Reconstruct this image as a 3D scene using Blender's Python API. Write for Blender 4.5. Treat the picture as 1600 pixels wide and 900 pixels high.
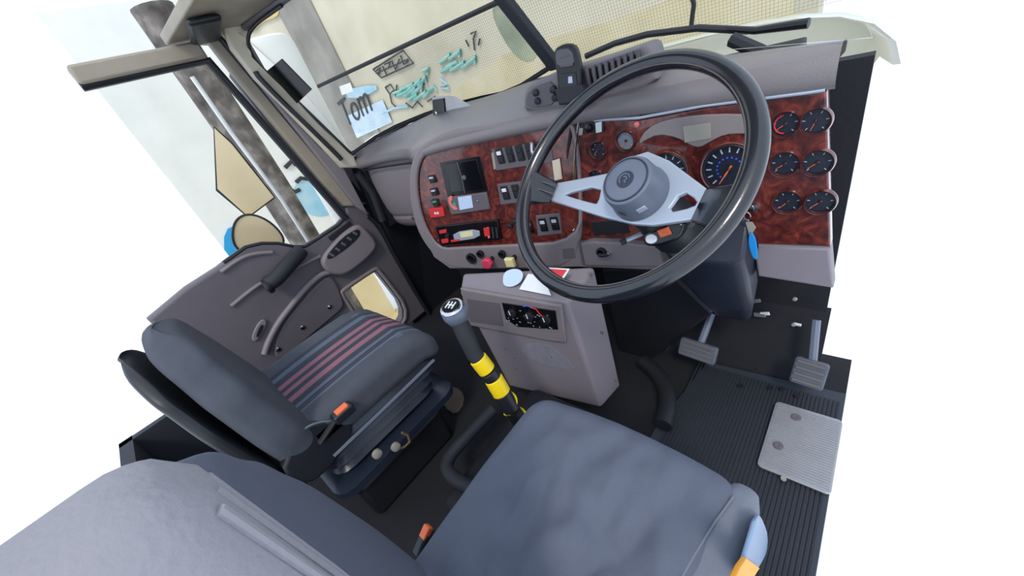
import bpy, bmesh, math, random
from mathutils import Vector, Matrix, Quaternion, noise
random.seed(7)
scene = bpy.context.scene
for o in list(bpy.data.objects): bpy.data.objects.remove(o)

# ------------------------------------------------------------------ camera
# origin of the scene = eye of the photographer, standing in the open driver's door
F, CX, CY = 582.0, 800.0, 450.0
_l = Vector((-650, -140, F)).normalized()
_y = Vector((650, -600, F)).normalized(); _y = (_y - _l*_l.dot(_y)).normalized()
AX = -_l; AY = _y; AZ = AX.cross(AY)
if AZ.y > 0: AZ = -AZ
R3 = Matrix((AX, AY, AZ))                       # image frame -> world frame
cd = bpy.data.cameras.new('camera'); cam = bpy.data.objects.new('camera', cd)
scene.collection.objects.link(cam)
cr, cu, cb = R3 @ Vector((1,0,0)), R3 @ Vector((0,-1,0)), R3 @ Vector((0,0,-1))
cam.matrix_world = Matrix(((cr.x,cu.x,cb.x,0),(cr.y,cu.y,cb.y,0),(cr.z,cu.z,cb.z,0),(0,0,0,1)))
cd.sensor_width = 36; cd.lens = F/1600*36; cd.clip_start = 0.01; cd.clip_end = 200
scene.camera = cam
# ------------------------------------------------------------------ light
scene.view_settings.view_transform = 'Standard'; scene.view_settings.look = 'None'
scene.view_settings.exposure = 0.0; scene.view_settings.gamma = 1
w = bpy.data.worlds.new('sky'); scene.world = w; w.use_nodes = True
bg = w.node_tree.nodes['Background']; bg.inputs[0].default_value = (0.80, 0.93, 1.12, 1); bg.inputs[1].default_value = 1.35
sl = bpy.data.lights.new('sun', 'SUN'); sl.energy = 1.6; sl.angle = math.radians(12); sl.color = (1, .93, .8)
sun = bpy.data.objects.new('sun', sl); scene.collection.objects.link(sun)
sun.rotation_euler = Vector((-.55, .75, -1.1)).to_track_quat('-Z', 'Y').to_euler()

# ------------------------------------------------------------------ helpers
class Plane:
    """a real plane in the cab: origin O, axes U, W, normal N = U x W"""
    def __init__(s, O, U, W):
        s.O = Vector(O); s.U = Vector(U).normalized(); W = Vector(W)
        s.W = (W - s.U*s.U.dot(W)).normalized(); s.N = s.U.cross(s.W)
    def hit(s, u, v):
        d = R3 @ Vector((u-CX, v-CY, F)); return d*(s.O.dot(s.N)/d.dot(s.N))
    def loc(s, u, v):
        p = s.hit(u, v)-s.O; return (p.dot(s.U), p.dot(s.W))
    def at(s, a, b, h=0): return s.O+s.U*a+s.W*b+s.N*h
    def off(s, h): return Plane(s.O+s.N*h, s.U, s.W)
    def mat(s): return Matrix(((s.U.x,s.W.x,s.N.x,s.O.x),(s.U.y,s.W.y,s.N.y,s.O.y),(s.U.z,s.W.z,s.N.z,s.O.z),(0,0,0,1)))
def at(u, v, x=None, y=None, z=None):
    d = R3 @ Vector((u-CX, v-CY, F))
    if x is not None: return d*(x/d.x)
    if y is not None: return d*(y/d.y)
    return d*(z/d.z)
COL = scene.collection
def tag(o, label, cat, group=None, kind=None):
    if label: o['label'] = label
    if cat: o['category'] = cat
    if group: o['group'] = group
    if kind: o['kind'] = kind
    return o
def thing(name, label, cat, loc, group=None):
    o = bpy.data.objects.new(name, None); COL.objects.link(o); o.location = loc; o.empty_display_size = .05
    return tag(o, label, cat, group)
def struct(name, loc=(0,0,0)):
    o = bpy.data.objects.new(name, None); COL.objects.link(o); o.location = loc; o.empty_display_size = .05
    o['kind'] = 'structure'; return o
def worldloc(p):
    v = Vector((0,0,0))
    while p: v += p.location; p = p.parent
    return v
def finish(name, me, m, parent=None, smooth=True, origin=None, bevel=0, seg=2, subsurf=0, label=None):
    off = worldloc(parent) if parent else Vector(origin or (0,0,0))
    me.transform(Matrix.Translation(-off))
    me.materials.clear(); me.materials.append(m)
    for p in me.polygons: p.use_smooth = smooth
    o = bpy.data.objects.new(name, me); COL.objects.link(o)
    if parent: o.parent = parent
    else: o.location = off
    if bevel:
        b = o.modifiers.new('b', 'BEVEL'); b.width = bevel; b.segments = seg; b.limit_method = 'ANGLE'; b.angle_limit = math.radians(35)
        b.use_clamp_overlap = True
    if subsurf:
        b = o.modifiers.new('s', 'SUBSURF'); b.levels = subsurf; b.render_levels = subsurf
    if smooth:
        try: me.set_sharp_from_angle(angle=math.radians(40))
        except Exception: pass
    if label: o['label'] = label
    return o
class MB:
    def __init__(s): s.v = []; s.f = []
    def add(s, vs, fs):
        n = len(s.v); s.v += [Vector(v) for v in vs]; s.f += [tuple(i+n for i in f) for f in fs]; return s
    def box(s, c, size, M=None):
        c = Vector(c); a, b, d = [x/2 for x in size]
        vs = [Vector((x*a, y*b, z*d)) for x in (-1,1) for y in (-1,1) for z in (-1,1)]
        if M is not None: vs = [M @ v for v in vs]
        return s.add([v+c for v in vs], [(0,1,3,2),(4,6,7,5),(0,4,5,1),(2,3,7,6),(0,2,6,4),(1,5,7,3)])
    def pbox(s, pl, a0, a1, b0, b1, h0, h1):
        vs = [pl.at(a, b, h) for a in (a0,a1) for b in (b0,b1) for h in (h0,h1)]
        return s.add(vs, [(0,1,3,2),(4,6,7,5),(0,4,5,1),(2,3,7,6),(0,2,6,4),(1,5,7,3)])
    def rings(s, rs, caps=True, closed=False):
        n = len(rs[0]); vs = [v for r in rs for v in r]; fs = []
        m = len(rs)
        for i in range(m if closed else m-1):
            for j in range(n):
                k = (j+1) % n; i2 = (i+1) % m
                fs.append((i*n+j, i*n+k, i2*n+k, i2*n+j))
        if caps and not closed: fs += [tuple(range(n-1,-1,-1)), tuple((m-1)*n+j for j in range(n))]
        return s.add(vs, fs)
    def tube(s, pts, r, seg=10, closed=False, flat=None):
        pts = [Vector(p) for p in pts]; n = len(pts); rr = r if isinstance(r, (list, tuple)) else [r]*n
        tg = []
        for i in range(n):
            a = pts[(i-1) % n] if (closed or i > 0) else pts[i]
            b = pts[(i+1) % n] if (closed or i < n-1) else pts[i]
            tg.append((b-a).normalized())
        ref = tg[0].orthogonal().normalized(); rs = []
        for i in range(n):
            t = tg[i]; ref = (ref-t*t.dot(ref)).normalized(); b = t.cross(ref)
            rs.append([pts[i]+(ref*math.cos(q)+b*math.sin(q))*rr[i] for q in [2*math.pi*j/seg for j in range(seg)]])
        return s.rings(rs, not closed, closed)
    def lathe(s, O, N, prof, seg=28):
        O = Vector(O); N = Vector(N).normalized(); a = N.orthogonal().normalized(); b = N.cross(a)
        return s.rings([[O+N*h+(a*math.cos(2*math.pi*j/seg)+b*math.sin(2*math.pi*j/seg))*max(r, 1e-5) for j in range(seg)] for r, h in prof])
    def grid(s, rows, closed=False):
        n = len(rows[0]); vs = [v for r in rows for v in r]
        return s.add(vs, [(i*n+j, i*n+j+1, (i+1)*n+j+1, (i+1)*n+j) for i in range(len(rows)-1) for j in range(n-1)])
    def mesh(s, name):
        me = bpy.data.meshes.new(name); me.from_pydata([tuple(v) for v in s.v], [], s.f)
        bm = bmesh.new(); bm.from_mesh(me); bmesh.ops.recalc_face_normals(bm, faces=bm.faces); bm.to_mesh(me); bm.free()
        return me
    def build(s, name, m, parent=None, **k): return finish(name, s.mesh(name), m, parent, **k)
def smooth_poly(p, n=2, closed=True):
    for _ in range(n):
        q = []; L = len(p)
        for i in range(L if closed else L-1):
            a, b = Vector(p[i]), Vector(p[(i+1) % L]); q += [a*.75+b*.25, a*.25+b*.75]
        if not closed: q = [Vector(p[0])]+q+[Vector(p[-1])]
        p = q
    return p
def plate_mesh(pl, outs, h0, h1, bev=0.002, res=2):
    """extruded flat shape with holes; outs = list of outlines in the plane's own metres"""
    cu_ = bpy.data.curves.new('c', 'CURVE'); cu_.dimensions = '2D'; cu_.fill_mode = 'BOTH'
    t = (h1-h0)/2; bev = min(bev, t*.9); cu_.extrude = t-bev; cu_.bevel_depth = bev; cu_.bevel_resolution = res; cu_.offset = -bev
    for o in outs:
        sp = cu_.splines.new('POLY'); sp.points.add(len(o)-1); sp.use_cyclic_u = True
        for i, p in enumerate(o): sp.points[i].co = (p[0], p[1], 0, 1)
    ob = bpy.data.objects.new('c', cu_); COL.objects.link(ob)
    dg = bpy.context.evaluated_depsgraph_get(); me = bpy.data.meshes.new_from_object(ob.evaluated_get(dg))
    bpy.data.objects.remove(ob); bpy.data.curves.remove(cu_)
    me.transform(pl.mat() @ Matrix.Translation((0, 0, (h0+h1)/2)))
    return me
def plate(name, pl, outs, h0, h1, m, parent=None, bev=.002, sm=2, **k):
    """outlines given as pixel lists"""
    O = [smooth_poly([pl.loc(*q) for q in o], sm) if sm else [pl.loc(*q) for q in o] for o in outs]
    return finish(name, plate_mesh(pl, O, h0, h1, bev), m, parent, **k)
def rrect(a0, a1, b0, b1, r, n=4):
    out = []
    for cx, cy, q in ((a1-r, b1-r, 0), (a0+r, b1-r, 90), (a0+r, b0+r, 180), (a1-r, b0+r, 270)):
        for i in range(n+1):
            t = math.radians(q+90*i/n); out.append((cx+r*math.cos(t), cy+r*math.sin(t)))
    return out
def circ(a, b, r, n=28): return [(a+r*math.cos(2*math.pi*i/n), b+r*math.sin(2*math.pi*i/n)) for i in range(n)]
def splate(name, pl, outs, h0, h1, m, parent=None, bev=.0015, **k):
    return finish(name, plate_mesh(pl, outs, h0, h1, bev), m, parent, **k)
def rbox_mesh(c, size, r, n=10, fn=None, M=None):
    """rounded, finely divided block that a function can dent and crown"""
    c = Vector(c); hx, hy, hz = [a/2 for a in size]
    bm = bmesh.new(); bmesh.ops.create_cube(bm, size=2)
    bmesh.ops.subdivide_edges(bm, edges=bm.edges[:], cuts=n, use_grid_fill=True)
    for v in bm.verts:
        p = Vector((v.co.x*hx, v.co.y*hy, v.co.z*hz))
        q = Vector((max(-hx+r, min(hx-r, p.x)), max(-hy+r, min(hy-r, p.y)), max(-hz+r, min(hz-r, p.z))))
        d = p-q
        if d.length > 1e-9: p = q+d.normalized()*r
        if fn: p = fn(p, hx, hy, hz)
        if M is not None: p = M @ p
        v.co = p+c
    me = bpy.data.meshes.new('rb'); bm.to_mesh(me); bm.free(); return me

# ------------------------------------------------------------------ materials
def srgb(c):
    return tuple(((x/255)/12.92 if x/255 <= .04045 else ((x/255+.055)/1.055)**2.4) for x in c)+(1,)
MATS = {}
def mat(name, rgb, rough=.5, metal=0, bump=0, scale=60, var=.12, coat=0, spec=.5, coords='Object'):
    m = bpy.data.materials.new(name); m.use_nodes = True; nt = m.node_tree; b = nt.nodes['Principled BSDF']
    c = srgb(rgb)
    tc = nt.nodes.new('ShaderNodeTexCoord'); nz = nt.nodes.new('ShaderNodeTexNoise'); nz.inputs['Scale'].default_value = scale*.3; nz.inputs['Detail'].default_value = 4
    nt.links.new(tc.outputs['Object'], nz.inputs['Vector'])
    mx = nt.nodes.new('ShaderNodeMix'); mx.data_type = 'RGBA'
    mx.inputs['A'].default_value = tuple(x*(1-var) for x in c[:3])+(1,); mx.inputs['B'].default_value = tuple(min(1, x*(1+var)) for x in c[:3])+(1,)
    nt.links.new(nz.outputs['Fac'], mx.inputs['Factor']); nt.links.new(mx.outputs['Result'], b.inputs['Base Color'])
    b.inputs['Roughness'].default_value = rough; b.inputs['Metallic'].default_value = metal
    b.inputs['Coat Weight'].default_value = coat; b.inputs['Coat Roughness'].default_value = .08; b.inputs['Specular IOR Level'].default_value = spec
    if bump:
        n2 = nt.nodes.new('ShaderNodeTexNoise'); n2.inputs['Scale'].default_value = scale*6; n2.inputs['Detail'].default_value = 3
        nt.links.new(tc.outputs['Object'], n2.inputs['Vector'])
        bp = nt.nodes.new('ShaderNodeBump'); bp.inputs['Strength'].default_value = bump; bp.inputs['Distance'].default_value = .002
        nt.links.new(n2.outputs['Fac'], bp.inputs['Height']); nt.links.new(bp.outputs['Normal'], b.inputs['Normal'])
    MATS[name] = m; return m
taupe = mat('taupe_plastic', (124,116,120), .5, bump=.25, var=.05)
taupe_d = mat('taupe_dark', (96,90,96), .55, bump=.25, var=.06)
pad_m = mat('pad_vinyl', (126,120,122), .36, bump=.3, var=.05)
console_m = mat('console_plastic', (128,121,130), .55, bump=.2, var=.05)
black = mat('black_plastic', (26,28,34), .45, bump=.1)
blackg = mat('black_gloss', (14,14,18), .18)
navy = mat('dark_vinyl', (30,36,50), .38, bump=.15, var=.2, scale=20)
navyb = mat('blue_black_shell', (34,41,56), .28, var=.2, scale=20)
rubber = mat('rubber', (34,37,45), .7, bump=.3, var=.3, scale=20)
matm = mat('mat_rubber', (46,52,64), .6, bump=.3, var=.25, scale=25)
floor_m = mat('floor_rubber', (17,19,27), .8, bump=.4, var=.4, scale=14)
leather = mat('wheel_leather', (22,24,32), .26, bump=.05, coat=.6)
stitch = mat('stitching', (96,92,92), .7)
silver = mat('silver_paint', (176,186,202), .38, metal=.35, var=.02)
hubm = mat('hub_plastic', (98,106,122), .42, var=.03)
hubd = mat('hub_emblem', (48,54,70), .35)
chrome = mat('chrome', (205,205,210), .15, metal=1, var=.02)
alu = mat('aluminium', (165,165,170), .42, metal=.55, bump=.3, var=.12)
white_p = mat('white_plastic', (225,228,232), .5)
red = mat('red', (205,45,50), .5); pink = mat('pink_red', (214,62,92), .45); orange = mat('orange', (238,110,62), .5)
yellow = mat('yellow_knob', (225,215,160), .5); tape = mat('yellow_tape', (238,205,20), .4, var=.05)
blue_tag = mat('blue_tag', (30,140,215), .4); blue_sq = mat('pale_blue_sticker', (190,208,235), .5)
pinkst = mat('salmon_sticker', (225,115,110), .5); green = mat('green', (70,150,110), .5)
amber = mat('amber_tag', (245,165,30), .5)
cream = mat('cream_trim', (205,196,176), .5, var=.06); beige = mat('beige_trim', (148,138,122), .5, var=.15)
seat_m = mat('seat_canvas', (89,95,111), .8, bump=.5, scale=120, var=.06)
seat_s = mat('seat_side_cloth', (112,117,130), .8, bump=.5, scale=120, var=.08)
bolster_m = mat('grey_bolster_cloth', (138,136,142), .8, bump=.4, var=.08, scale=40)
pseat = mat('charcoal_cloth', (72,76,86), .9, bump=.8, scale=140, var=.15)
dial = mat('dial_black', (34,38,52), .3); tick = mat('tick_white', (176,184,198), .5); blue_t = mat('tick_blue', (60,90,220), .5)
screen_m = mat('screen_glass', (10,12,20), .1); lcd = mat('lcd', (150,146,136), .4); stick_tan = mat('tan_print', (110,90,70), .6)
grey_panel = mat('warning_lamp_panel', (132,124,124), .35, var=.04)
patch_m = mat('dust_scuff', (122,122,134), .8, var=.25, scale=160)
carpet_tan = mat('tan_carpet', (112,98,88), .95, bump=.6, var=.25, scale=50)
bonnet_m = mat('bonnet_paint', (214,218,206), .3, coat=.4, var=.03)
def rough_wall(name, A, B, C, scale):
    m = bpy.data.materials.new(name); m.use_nodes = True; nt = m.node_tree; b = nt.nodes['Principled BSDF']; b.inputs['Roughness'].default_value = .9
    tc = nt.nodes.new('ShaderNodeTexCoord'); nz = nt.nodes.new('ShaderNodeTexNoise'); nz.inputs['Scale'].default_value = scale; nz.inputs['Detail'].default_value = 6
    nt.links.new(tc.outputs['Object'], nz.inputs['Vector'])
    r = nt.nodes.new('ShaderNodeValToRGB'); e = r.color_ramp.elements; e[0].position = .3; e[0].color = srgb(A); e[1].position = .7; e[1].color = srgb(C)
    k = r.color_ramp.elements.new(.5); k.color = srgb(B)
    nt.links.new(nz.outputs['Fac'], r.inputs['Fac']); nt.links.new(r.outputs['Color'], b.inputs['Base Color']); return m
wall_m = rough_wall('old_render', (180,172,150), (200,192,170), (212,204,180), 1.1)
wall_y = rough_wall('yellowed_render', (182,172,138), (204,192,156), (214,204,180), 1.6)
ground_m = rough_wall('yard_concrete', (196,180,140), (216,200,160), (224,212,178), 1.5)
pale_ground = rough_wall('pale_ground', (236,238,240), (240,242,244), (243,244,246), 1)
post_m = rough_wall('weathered_post', (60,54,50), (100,94,90), (150,142,134), 9)
white_w = rough_wall('white_paint', (222,222,216), (230,230,224), (236,236,230), 3)
paint_blue = rough_wall('spray_blue', (130,190,215), (165,203,220), (200,212,218), 4)
paint_teal = rough_wall('spray_teal', (100,176,172), (134,192,184), (170,200,185), 8)
ink = mat('spray_black', (52,52,56), .8)
mirror_reflection_tan = mat('mirror_reflection_tan', (226,206,168), .2, metal=.3, var=.1, scale=5)  # tan in the base colour stands in for what the mirrors reflect
# burl wood
burl = bpy.data.materials.new('burl_wood'); burl.use_nodes = True; nt = burl.node_tree; b = nt.nodes['Principled BSDF']
tc = nt.nodes.new('ShaderNodeTexCoord'); nz = nt.nodes.new('ShaderNodeTexNoise'); nz.inputs['Scale'].default_value = 26; nz.inputs['Detail'].default_value = 7; nz.inputs['Distortion'].default_value = 2.2
nt.links.new(tc.outputs['Object'], nz.inputs['Vector'])
rp = nt.nodes.new('ShaderNodeValToRGB'); e = rp.color_ramp.elements; e[0].position = .32; e[0].color = srgb((46,18,18)); e[1].position = .74; e[1].color = srgb((140,62,42))
k = rp.color_ramp.elements.new(.52); k.color = srgb((94,34,30))
nt.links.new(nz.outputs['Fac'], rp.inputs['Fac']); nt.links.new(rp.outputs['Color'], b.inputs['Base Color'])
b.inputs['Roughness'].default_value = .3; b.inputs['Coat Weight'].default_value = .8; b.inputs['Coat Roughness'].default_value = .06
# glass: clear pane, reflective at grazing angles
glass = bpy.data.materials.new('clear_glass'); glass.use_nodes = True; nt = glass.node_tree; nt.nodes.clear()
out = nt.nodes.new('ShaderNodeOutputMaterial'); mx = nt.nodes.new('ShaderNodeMixShader'); tr = nt.nodes.new('ShaderNodeBsdfTransparent'); gl = nt.nodes.new('ShaderNodeBsdfGlossy')
tr.inputs[0].default_value = (.97, .97, .96, 1); gl.inputs['Roughness'].default_value = .02; fr = nt.nodes.new('ShaderNodeFresnel'); fr.inputs[0].default_value = 1.10
nt.links.new(fr.outputs[0], mx.inputs[0]); nt.links.new(tr.outputs[0], mx.inputs[1]); nt.links.new(gl.outputs[0], mx.inputs[2]); nt.links.new(mx.outputs[0], out.inputs[0])
# striped cloth of the passenger seat, bands run front to back
stripe = bpy.data.materials.new('striped_cloth'); stripe.use_nodes = True; nt = stripe.node_tree; b = nt.nodes['Principled BSDF']; b.inputs['Roughness'].default_value = .9
tc = nt.nodes.new('ShaderNodeTexCoord'); sx = nt.nodes.new('ShaderNodeSeparateXYZ'); nt.links.new(tc.outputs['Object'], sx.inputs[0])
mr = nt.nodes.new('ShaderNodeMapRange'); mr.inputs['From Min'].default_value = -.17; mr.inputs['From Max'].default_value = .17
nt.links.new(sx.outputs['X'], mr.inputs['Value'])
rp = nt.nodes.new('ShaderNodeValToRGB'); rp.color_ramp.interpolation = 'CONSTANT'; e = rp.color_ramp.elements
dk, pk, bl = srgb((52,54,66)), srgb((132,88,104)), srgb((82,92,110))
e[0].position = 0; e[0].color = bl; e[1].position = .08; e[1].color = dk
for ps, c in ((.16,bl),(.24,dk),(.34,pk),(.41,dk),(.48,pk),(.55,dk),(.62,pk),(.69,dk),(.76,bl),(.81,dk),(.88,bl),(.95,dk)):
    q = rp.color_ramp.elements.new(ps); q.color = c
nt.links.new(mr.outputs[0], rp.inputs['Fac']); nt.links.new(rp.outputs['Color'], b.inputs['Base Color'])

# ------------------------------------------------------------------ key planes
FLOOR = -1.08
YD = .86
cluster = Plane((0, YD, -.33), (1,0,0), (0,0,1))                       # normal faces -Y (the driver)
kx = .23; centre = Plane((-.587, YD, -.33), (1, kx, 0), (0,0,1))        # centre stack, turned to the driver
con = Plane((-.548, .62, -.8), (1, .156, 0), (0,0,1))                   # console front
DX = -1.72; doorp = Plane((DX, 0, 0), (0,1,0), (0,0,1))                 # normal faces +X
WBL, WTL, WCB = Vector((-1.64,.777,-.152)), Vector((-1.64,.625,.295)), Vector((-.72,1.028,-.064))
wl = Plane(WBL, WCB-WBL, WTL-WBL)
if wl.N.y > 0: wl.N = wl.N
PB = wl.hit(866, 101); PT = wl.hit(783, -6); pd = (PT-PB)/(PT.z-PB.z); PTT = PB+pd*(.33-PB.z)

# ================================================================== SETTING
fl = struct('floor', (-.85, .4, FLOOR))
MB().box((-.865,.38,FLOOR-.02),(1.83,1.56,.04)).build('floor_pan', floor_m, fl, smooth=False)
# front bulkhead and toe board
wf = struct('wall_front', (-.85, 1.1, FLOOR))
MB().box((-.90,1.12,-.66),(1.74,.04,.90)).build('bulkhead_panel', floor_m, wf, smooth=False)
me = MB().add([(-.5,1.0,FLOOR),(-.02,1.0,FLOOR),(-.02,1.1,-.86),(-.5,1.1,-.86),(-.5,1.02,FLOOR-.0),(-.02,1.02,FLOOR),(-.02,1.12,-.86),(-.5,1.12,-.86)],
         [(0,1,2,3),(4,7,6,5),(0,3,7,4),(1,5,6,2),(3,2,6,7),(0,4,5,1)]).build('toe_board', floor_m, wf, smooth=False)
# insulation shreds hanging off the bulkhead under the dashboard
for i, (u, v, s_) in enumerate(((1187,492,.02),(1195,490,.016),(1213,577,.014),(1180,470,.018),(1246,507,.012),(1032,557,.02),(1040,550,.018))):
    c = at(u, v, y=1.06); sh = random.uniform(-.4,.4)
    MB().box(c,(s_*1.6,.006,s_*.7),Matrix.Rotation(sh,3,'Y')).build('insulation_scrap', taupe if i in (0,3,5) else white_p, wf, bevel=.002)

wb_ = struct('wall_back', (-.9,-.42,FLOOR))
MB().box((-.95,-.42,-.90),(1.68,.04,.36)).build('bunk_riser', rubber, wb_, smooth=False)
MB().box((-1.77,-.2,-.90),(.03,.48,.36)).build('side_riser', rubber, wb_, smooth=False)
# door on the passenger side
dr = struct('door_1', (DX, .4, FLOOR))
belt = [(230,500),(290,450),(340,418),(350,410),(361,402),(385,385),(410,379),(435,379),(460,384),(478,384),(500,370),(530,350),(540,338),(541,322),(556,318)]
dout = [doorp.loc(*q) for q in belt]+[(.70,-.345),(.745,-.40),(.77,-.55),(.785,-.8),(.79,-1.05),(-.0,-1.05)]
a_, b_ = doorp.loc(230,500); dout[-1] = (a_, -1.05)
hole = smooth_poly(smooth_poly([(.462,-.69),(.47,-.685),(.635,-.683),(.648,-.69),(.69,-1.0),(.47,-1.0)],1),1)
hole2 = rrect(.0,.1,-.1,-.1,.0) if False else None
finish('door_panel', plate_mesh(doorp, [dout, hole], -.05, 0, .012, 3), taupe_d, dr)
finish('peep_window_pane', plate_mesh(doorp, [smooth_poly([(.455,-.68),(.65,-.675),(.70,-1.01),(.46,-1.01)],1)], -.035, -.03, .0005), glass, dr)
# raised moulding round the peep window
mp = [doorp.at(a, b, .004) for a, b in smooth_poly([(.448,-.685),(.456,-.672),(.645,-.670),(.66,-.68),(.705,-1.02),(.45,-1.02)],2)]
MB().tube(mp, .009, 8, closed=True).build('peep_window_moulding', taupe, dr)
mp = [doorp.at(a, b, -.006) for a, b in smooth_poly([(.455,-.69),(.462,-.682),(.645,-.68),(.654,-.69),(.697,-1.01),(.462,-1.01)],2)]
MB().tube(mp, .006, 8, closed=True).build('peep_window_seal', black, dr)
# lower map pocket: ridge swooping down
def dpath(pix, h): return [doorp.hit(u, v)+Vector((h,0,0)) for u, v in pix]
MB().tube(smooth_poly(dpath([(512,425),(500,428),(480,445),(455,475),(432,505),(417,535),(412,552)], .012),2,False), .013, 10).build('pocket_ridge', taupe, dr)
MB().tube(smooth_poly(dpath([(361,478),(385,458),(410,440),(450,425),(500,400)], .004),2,False), .008, 8).build('upper_ridge', taupe, dr)
MB().tube(smooth_poly(dpath([(345,425),(372,405),(395,396),(425,394)], .004),2,False), .008, 8).build('belt_moulding', taupe, dr)
pk_ = Plane(doorp.at(0,0,.001), (0,1,0), (0,0,1))
plate('map_pocket', pk_, [[(425,555),(440,560),(470,535),(512,500),(535,480),(535,470),(520,432),(505,432),(470,470),(435,515)]], 0, .012, taupe_d, dr, bev=.006)
for u, v in ((513,479),(471,511),(433,545)):
    c = pk_.at(*pk_.loc(u,v)); f = MB().lathe(c, (1,0,0), [(.010,.012),(.010,.016),(.006,.018),(0,.018)], 12).build('rivet', chrome, dr)
# lock escutcheon at the back of the door
plate('lock_bezel', pk_, [[(391,528),(398,535),(410,520),(417,502),(411,497),(401,505)]], 0, .010, taupe, dr, bev=.004)
plate('lock_slot', pk_, [[(398,524),(402,527),(409,515),(411,507),(406,506)]], .008, .013, black, dr, bev=.001)
# pull pod near the front of the door
pod = plate('pull_pod', pk_, [[(497,408),(503,396),(525,370),(548,352),(560,350),(572,362),(585,378),(582,392),(560,412),(535,430),(515,428),(503,420)]], 0, .035, taupe, dr, bev=.014)
plate('pod_well', pk_, [[(505,400),(510,392),(530,370),(551,357),(558,360),(556,370),(536,388),(515,402),(508,404)]], .028, .037, black, dr, bev=.002, sm=1)
for i in range(5):
    t = i/4; u = 513+t*36; v = 397-t*33
    c = pk_.hit(u, v)+Vector((.038,0,0)); MB().box(c,(.006,.010,.022),Matrix.Rotation(.5,3,'X')).build('well_rib', taupe_d, dr, bevel=.001)
plate('switch_strip', pk_, [[(512,370),(545,346),(549,350),(516,376)]], 0, .010, black, dr, bev=.002, sm=0)
# armrest grip of the door
gp = [doorp.hit(u,v)+Vector((h,0,0)) for u,v,h in ((467,392,.02),(455,402,.04),(440,415,.055),(425,432,.06),(412,441,.05))]
MB().tube(smooth_poly(gp,2,False), .030, 16).build('pull_handle', rubber, dr, label='dark rubber pull handle')
MB().lathe(gp[-1]+Vector((.004,-.003,-.006)), (gp[-1]-gp[-2]), [(.030,-.01),(.034,0),(.030,.008),(.012,.010),(0,.010)], 18).build('handle_end', black, dr)
# window frame of the door: glass, black seal, beige frame
wpix = [(541,340),(530,352),(500,372),(478,386),(460,386),(435,381),(410,381),(385,387),(361,404),(350,411)]
wpts = [doorp.hit(*q) for q in wpix]; top = doorp.hit(361,137)
fr_dir = (top-doorp.hit(532,338)); fr_dir = fr_dir/fr_dir.z; topc = doorp.hit(532,338)+fr_dir*(.27-doorp.hit(532,338).z)
rearb = doorp.hit(350,411); g = [(p.y,p.z) for p in wpts]+[(rearb.y,.27),(topc.y,topc.z)]
finish('window_glass', plate_mesh(doorp, [g], -.03, -.026, .0005), glass, dr)
MB().tube([doorp.hit(541,342)+Vector((.0,0,0)), doorp.hit(532,332), topc, Vector((DX,rearb.y,.275))], .015, 8).build('glass_seal', black, dr)
MB().tube([p+Vector((-.004,0,.002)) for p in wpts], .007, 8).build('belt_seal', black, dr)
fpl = doorp.off(.0)
plate('front_frame', fpl, [[(536,322),(556,322),(520,275),(470,212),(361,80),(310,20),(290,20),(361,112),(440,210),(500,283)]], -.03, .012, beige, dr, bev=.006, sm=0)
MB().tube([doorp.hit(u,v)+Vector((.012,0,0)) for u,v in ((557,322),(520,275),(470,214),(361,83),(320,34))], .010, 8).build('frame_edge_seal', black, dr)  # dark seal along the forward edge of the door frame
MB().tube([doorp.hit(u,v)+Vector((.004,0,0)) for u,v in ((575,338),(592,352),(612,392),(645,450),(683,512),(700,560))], .012, 10).build('door_edge_seal', black, dr)
MB().box((DX,(rearb.y+topc.y)/2,.30),(.05,topc.y-rearb.y,.05)).build('top_frame', beige, dr, bevel=.008)

# body side ahead of the door (A pillar foot and kick panel)
wlft = struct('wall_left', (-1.75,.9,FLOOR))
MB().add([(-1.76,.70,FLOOR),(-1.76,1.12,FLOOR),(-1.76,1.12,-.16),(-1.76,.80,-.16),(-1.735,.74,-.34),(-1.735,.80,-.55),
          (-1.74,.795,FLOOR),(-1.74,1.12,FLOOR),(-1.74,1.12,-.18),(-1.70,.80,-.18)],
         [(0,1,2,3,4,5),(6,7,8,9),(3,2,8,9),(0,6,9,3)]).build('kick_panel', black, wlft, smooth=False)
# A pillar
ap = struct('trim_1', (-1.68,.75,-.3))
plate('pillar_core', Plane((-1.745,0,0),(0,1,0),(0,0,1)), [[(600,352),(560,270),(545,238),(418,113),(388,60),(361,40),(361,118),(450,235),(536,342)]], -.03, .0, taupe_d, ap, bev=.004, sm=0)
pp = Plane((-1.66,0,0),(0,1,0),(0,0,1))
plate('pillar_cover', pp, [[(562,262),(553,243),(545,238),(467,159),(418,113),(395,89),(388,60),(405,38),(380,20),(340,20),(361,75),(398,122),(432,155),(500,225),(535,262)]], -.03, .0, cream, ap, bev=.01, sm=0)
pq = Plane((-1.69,0,0),(0,1,0),(0,0,1))
plate('pillar_inner_panel', pq, [[(535,258),(575,335),(556,322),(520,275),(470,212),(361,78),(361,60),(400,118),(432,158),(500,230)]], -.03, .004, taupe, ap, bev=.006, sm=0)
MB().tube(smooth_poly([pp.hit(u,v)+Vector((.012,0,0)) for u,v in ((398,113),(403,122),(432,152),(480,198),(526,243),(532,250))],1,False), .009, 10).build('grab_bar', black, ap)
MB().tube([pp.hit(u,v)+Vector((-.01,0,0)) for u,v in ((560,270),(583,300),(600,345))], .02, 10).build('dash_side_seal', black, ap)
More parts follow.
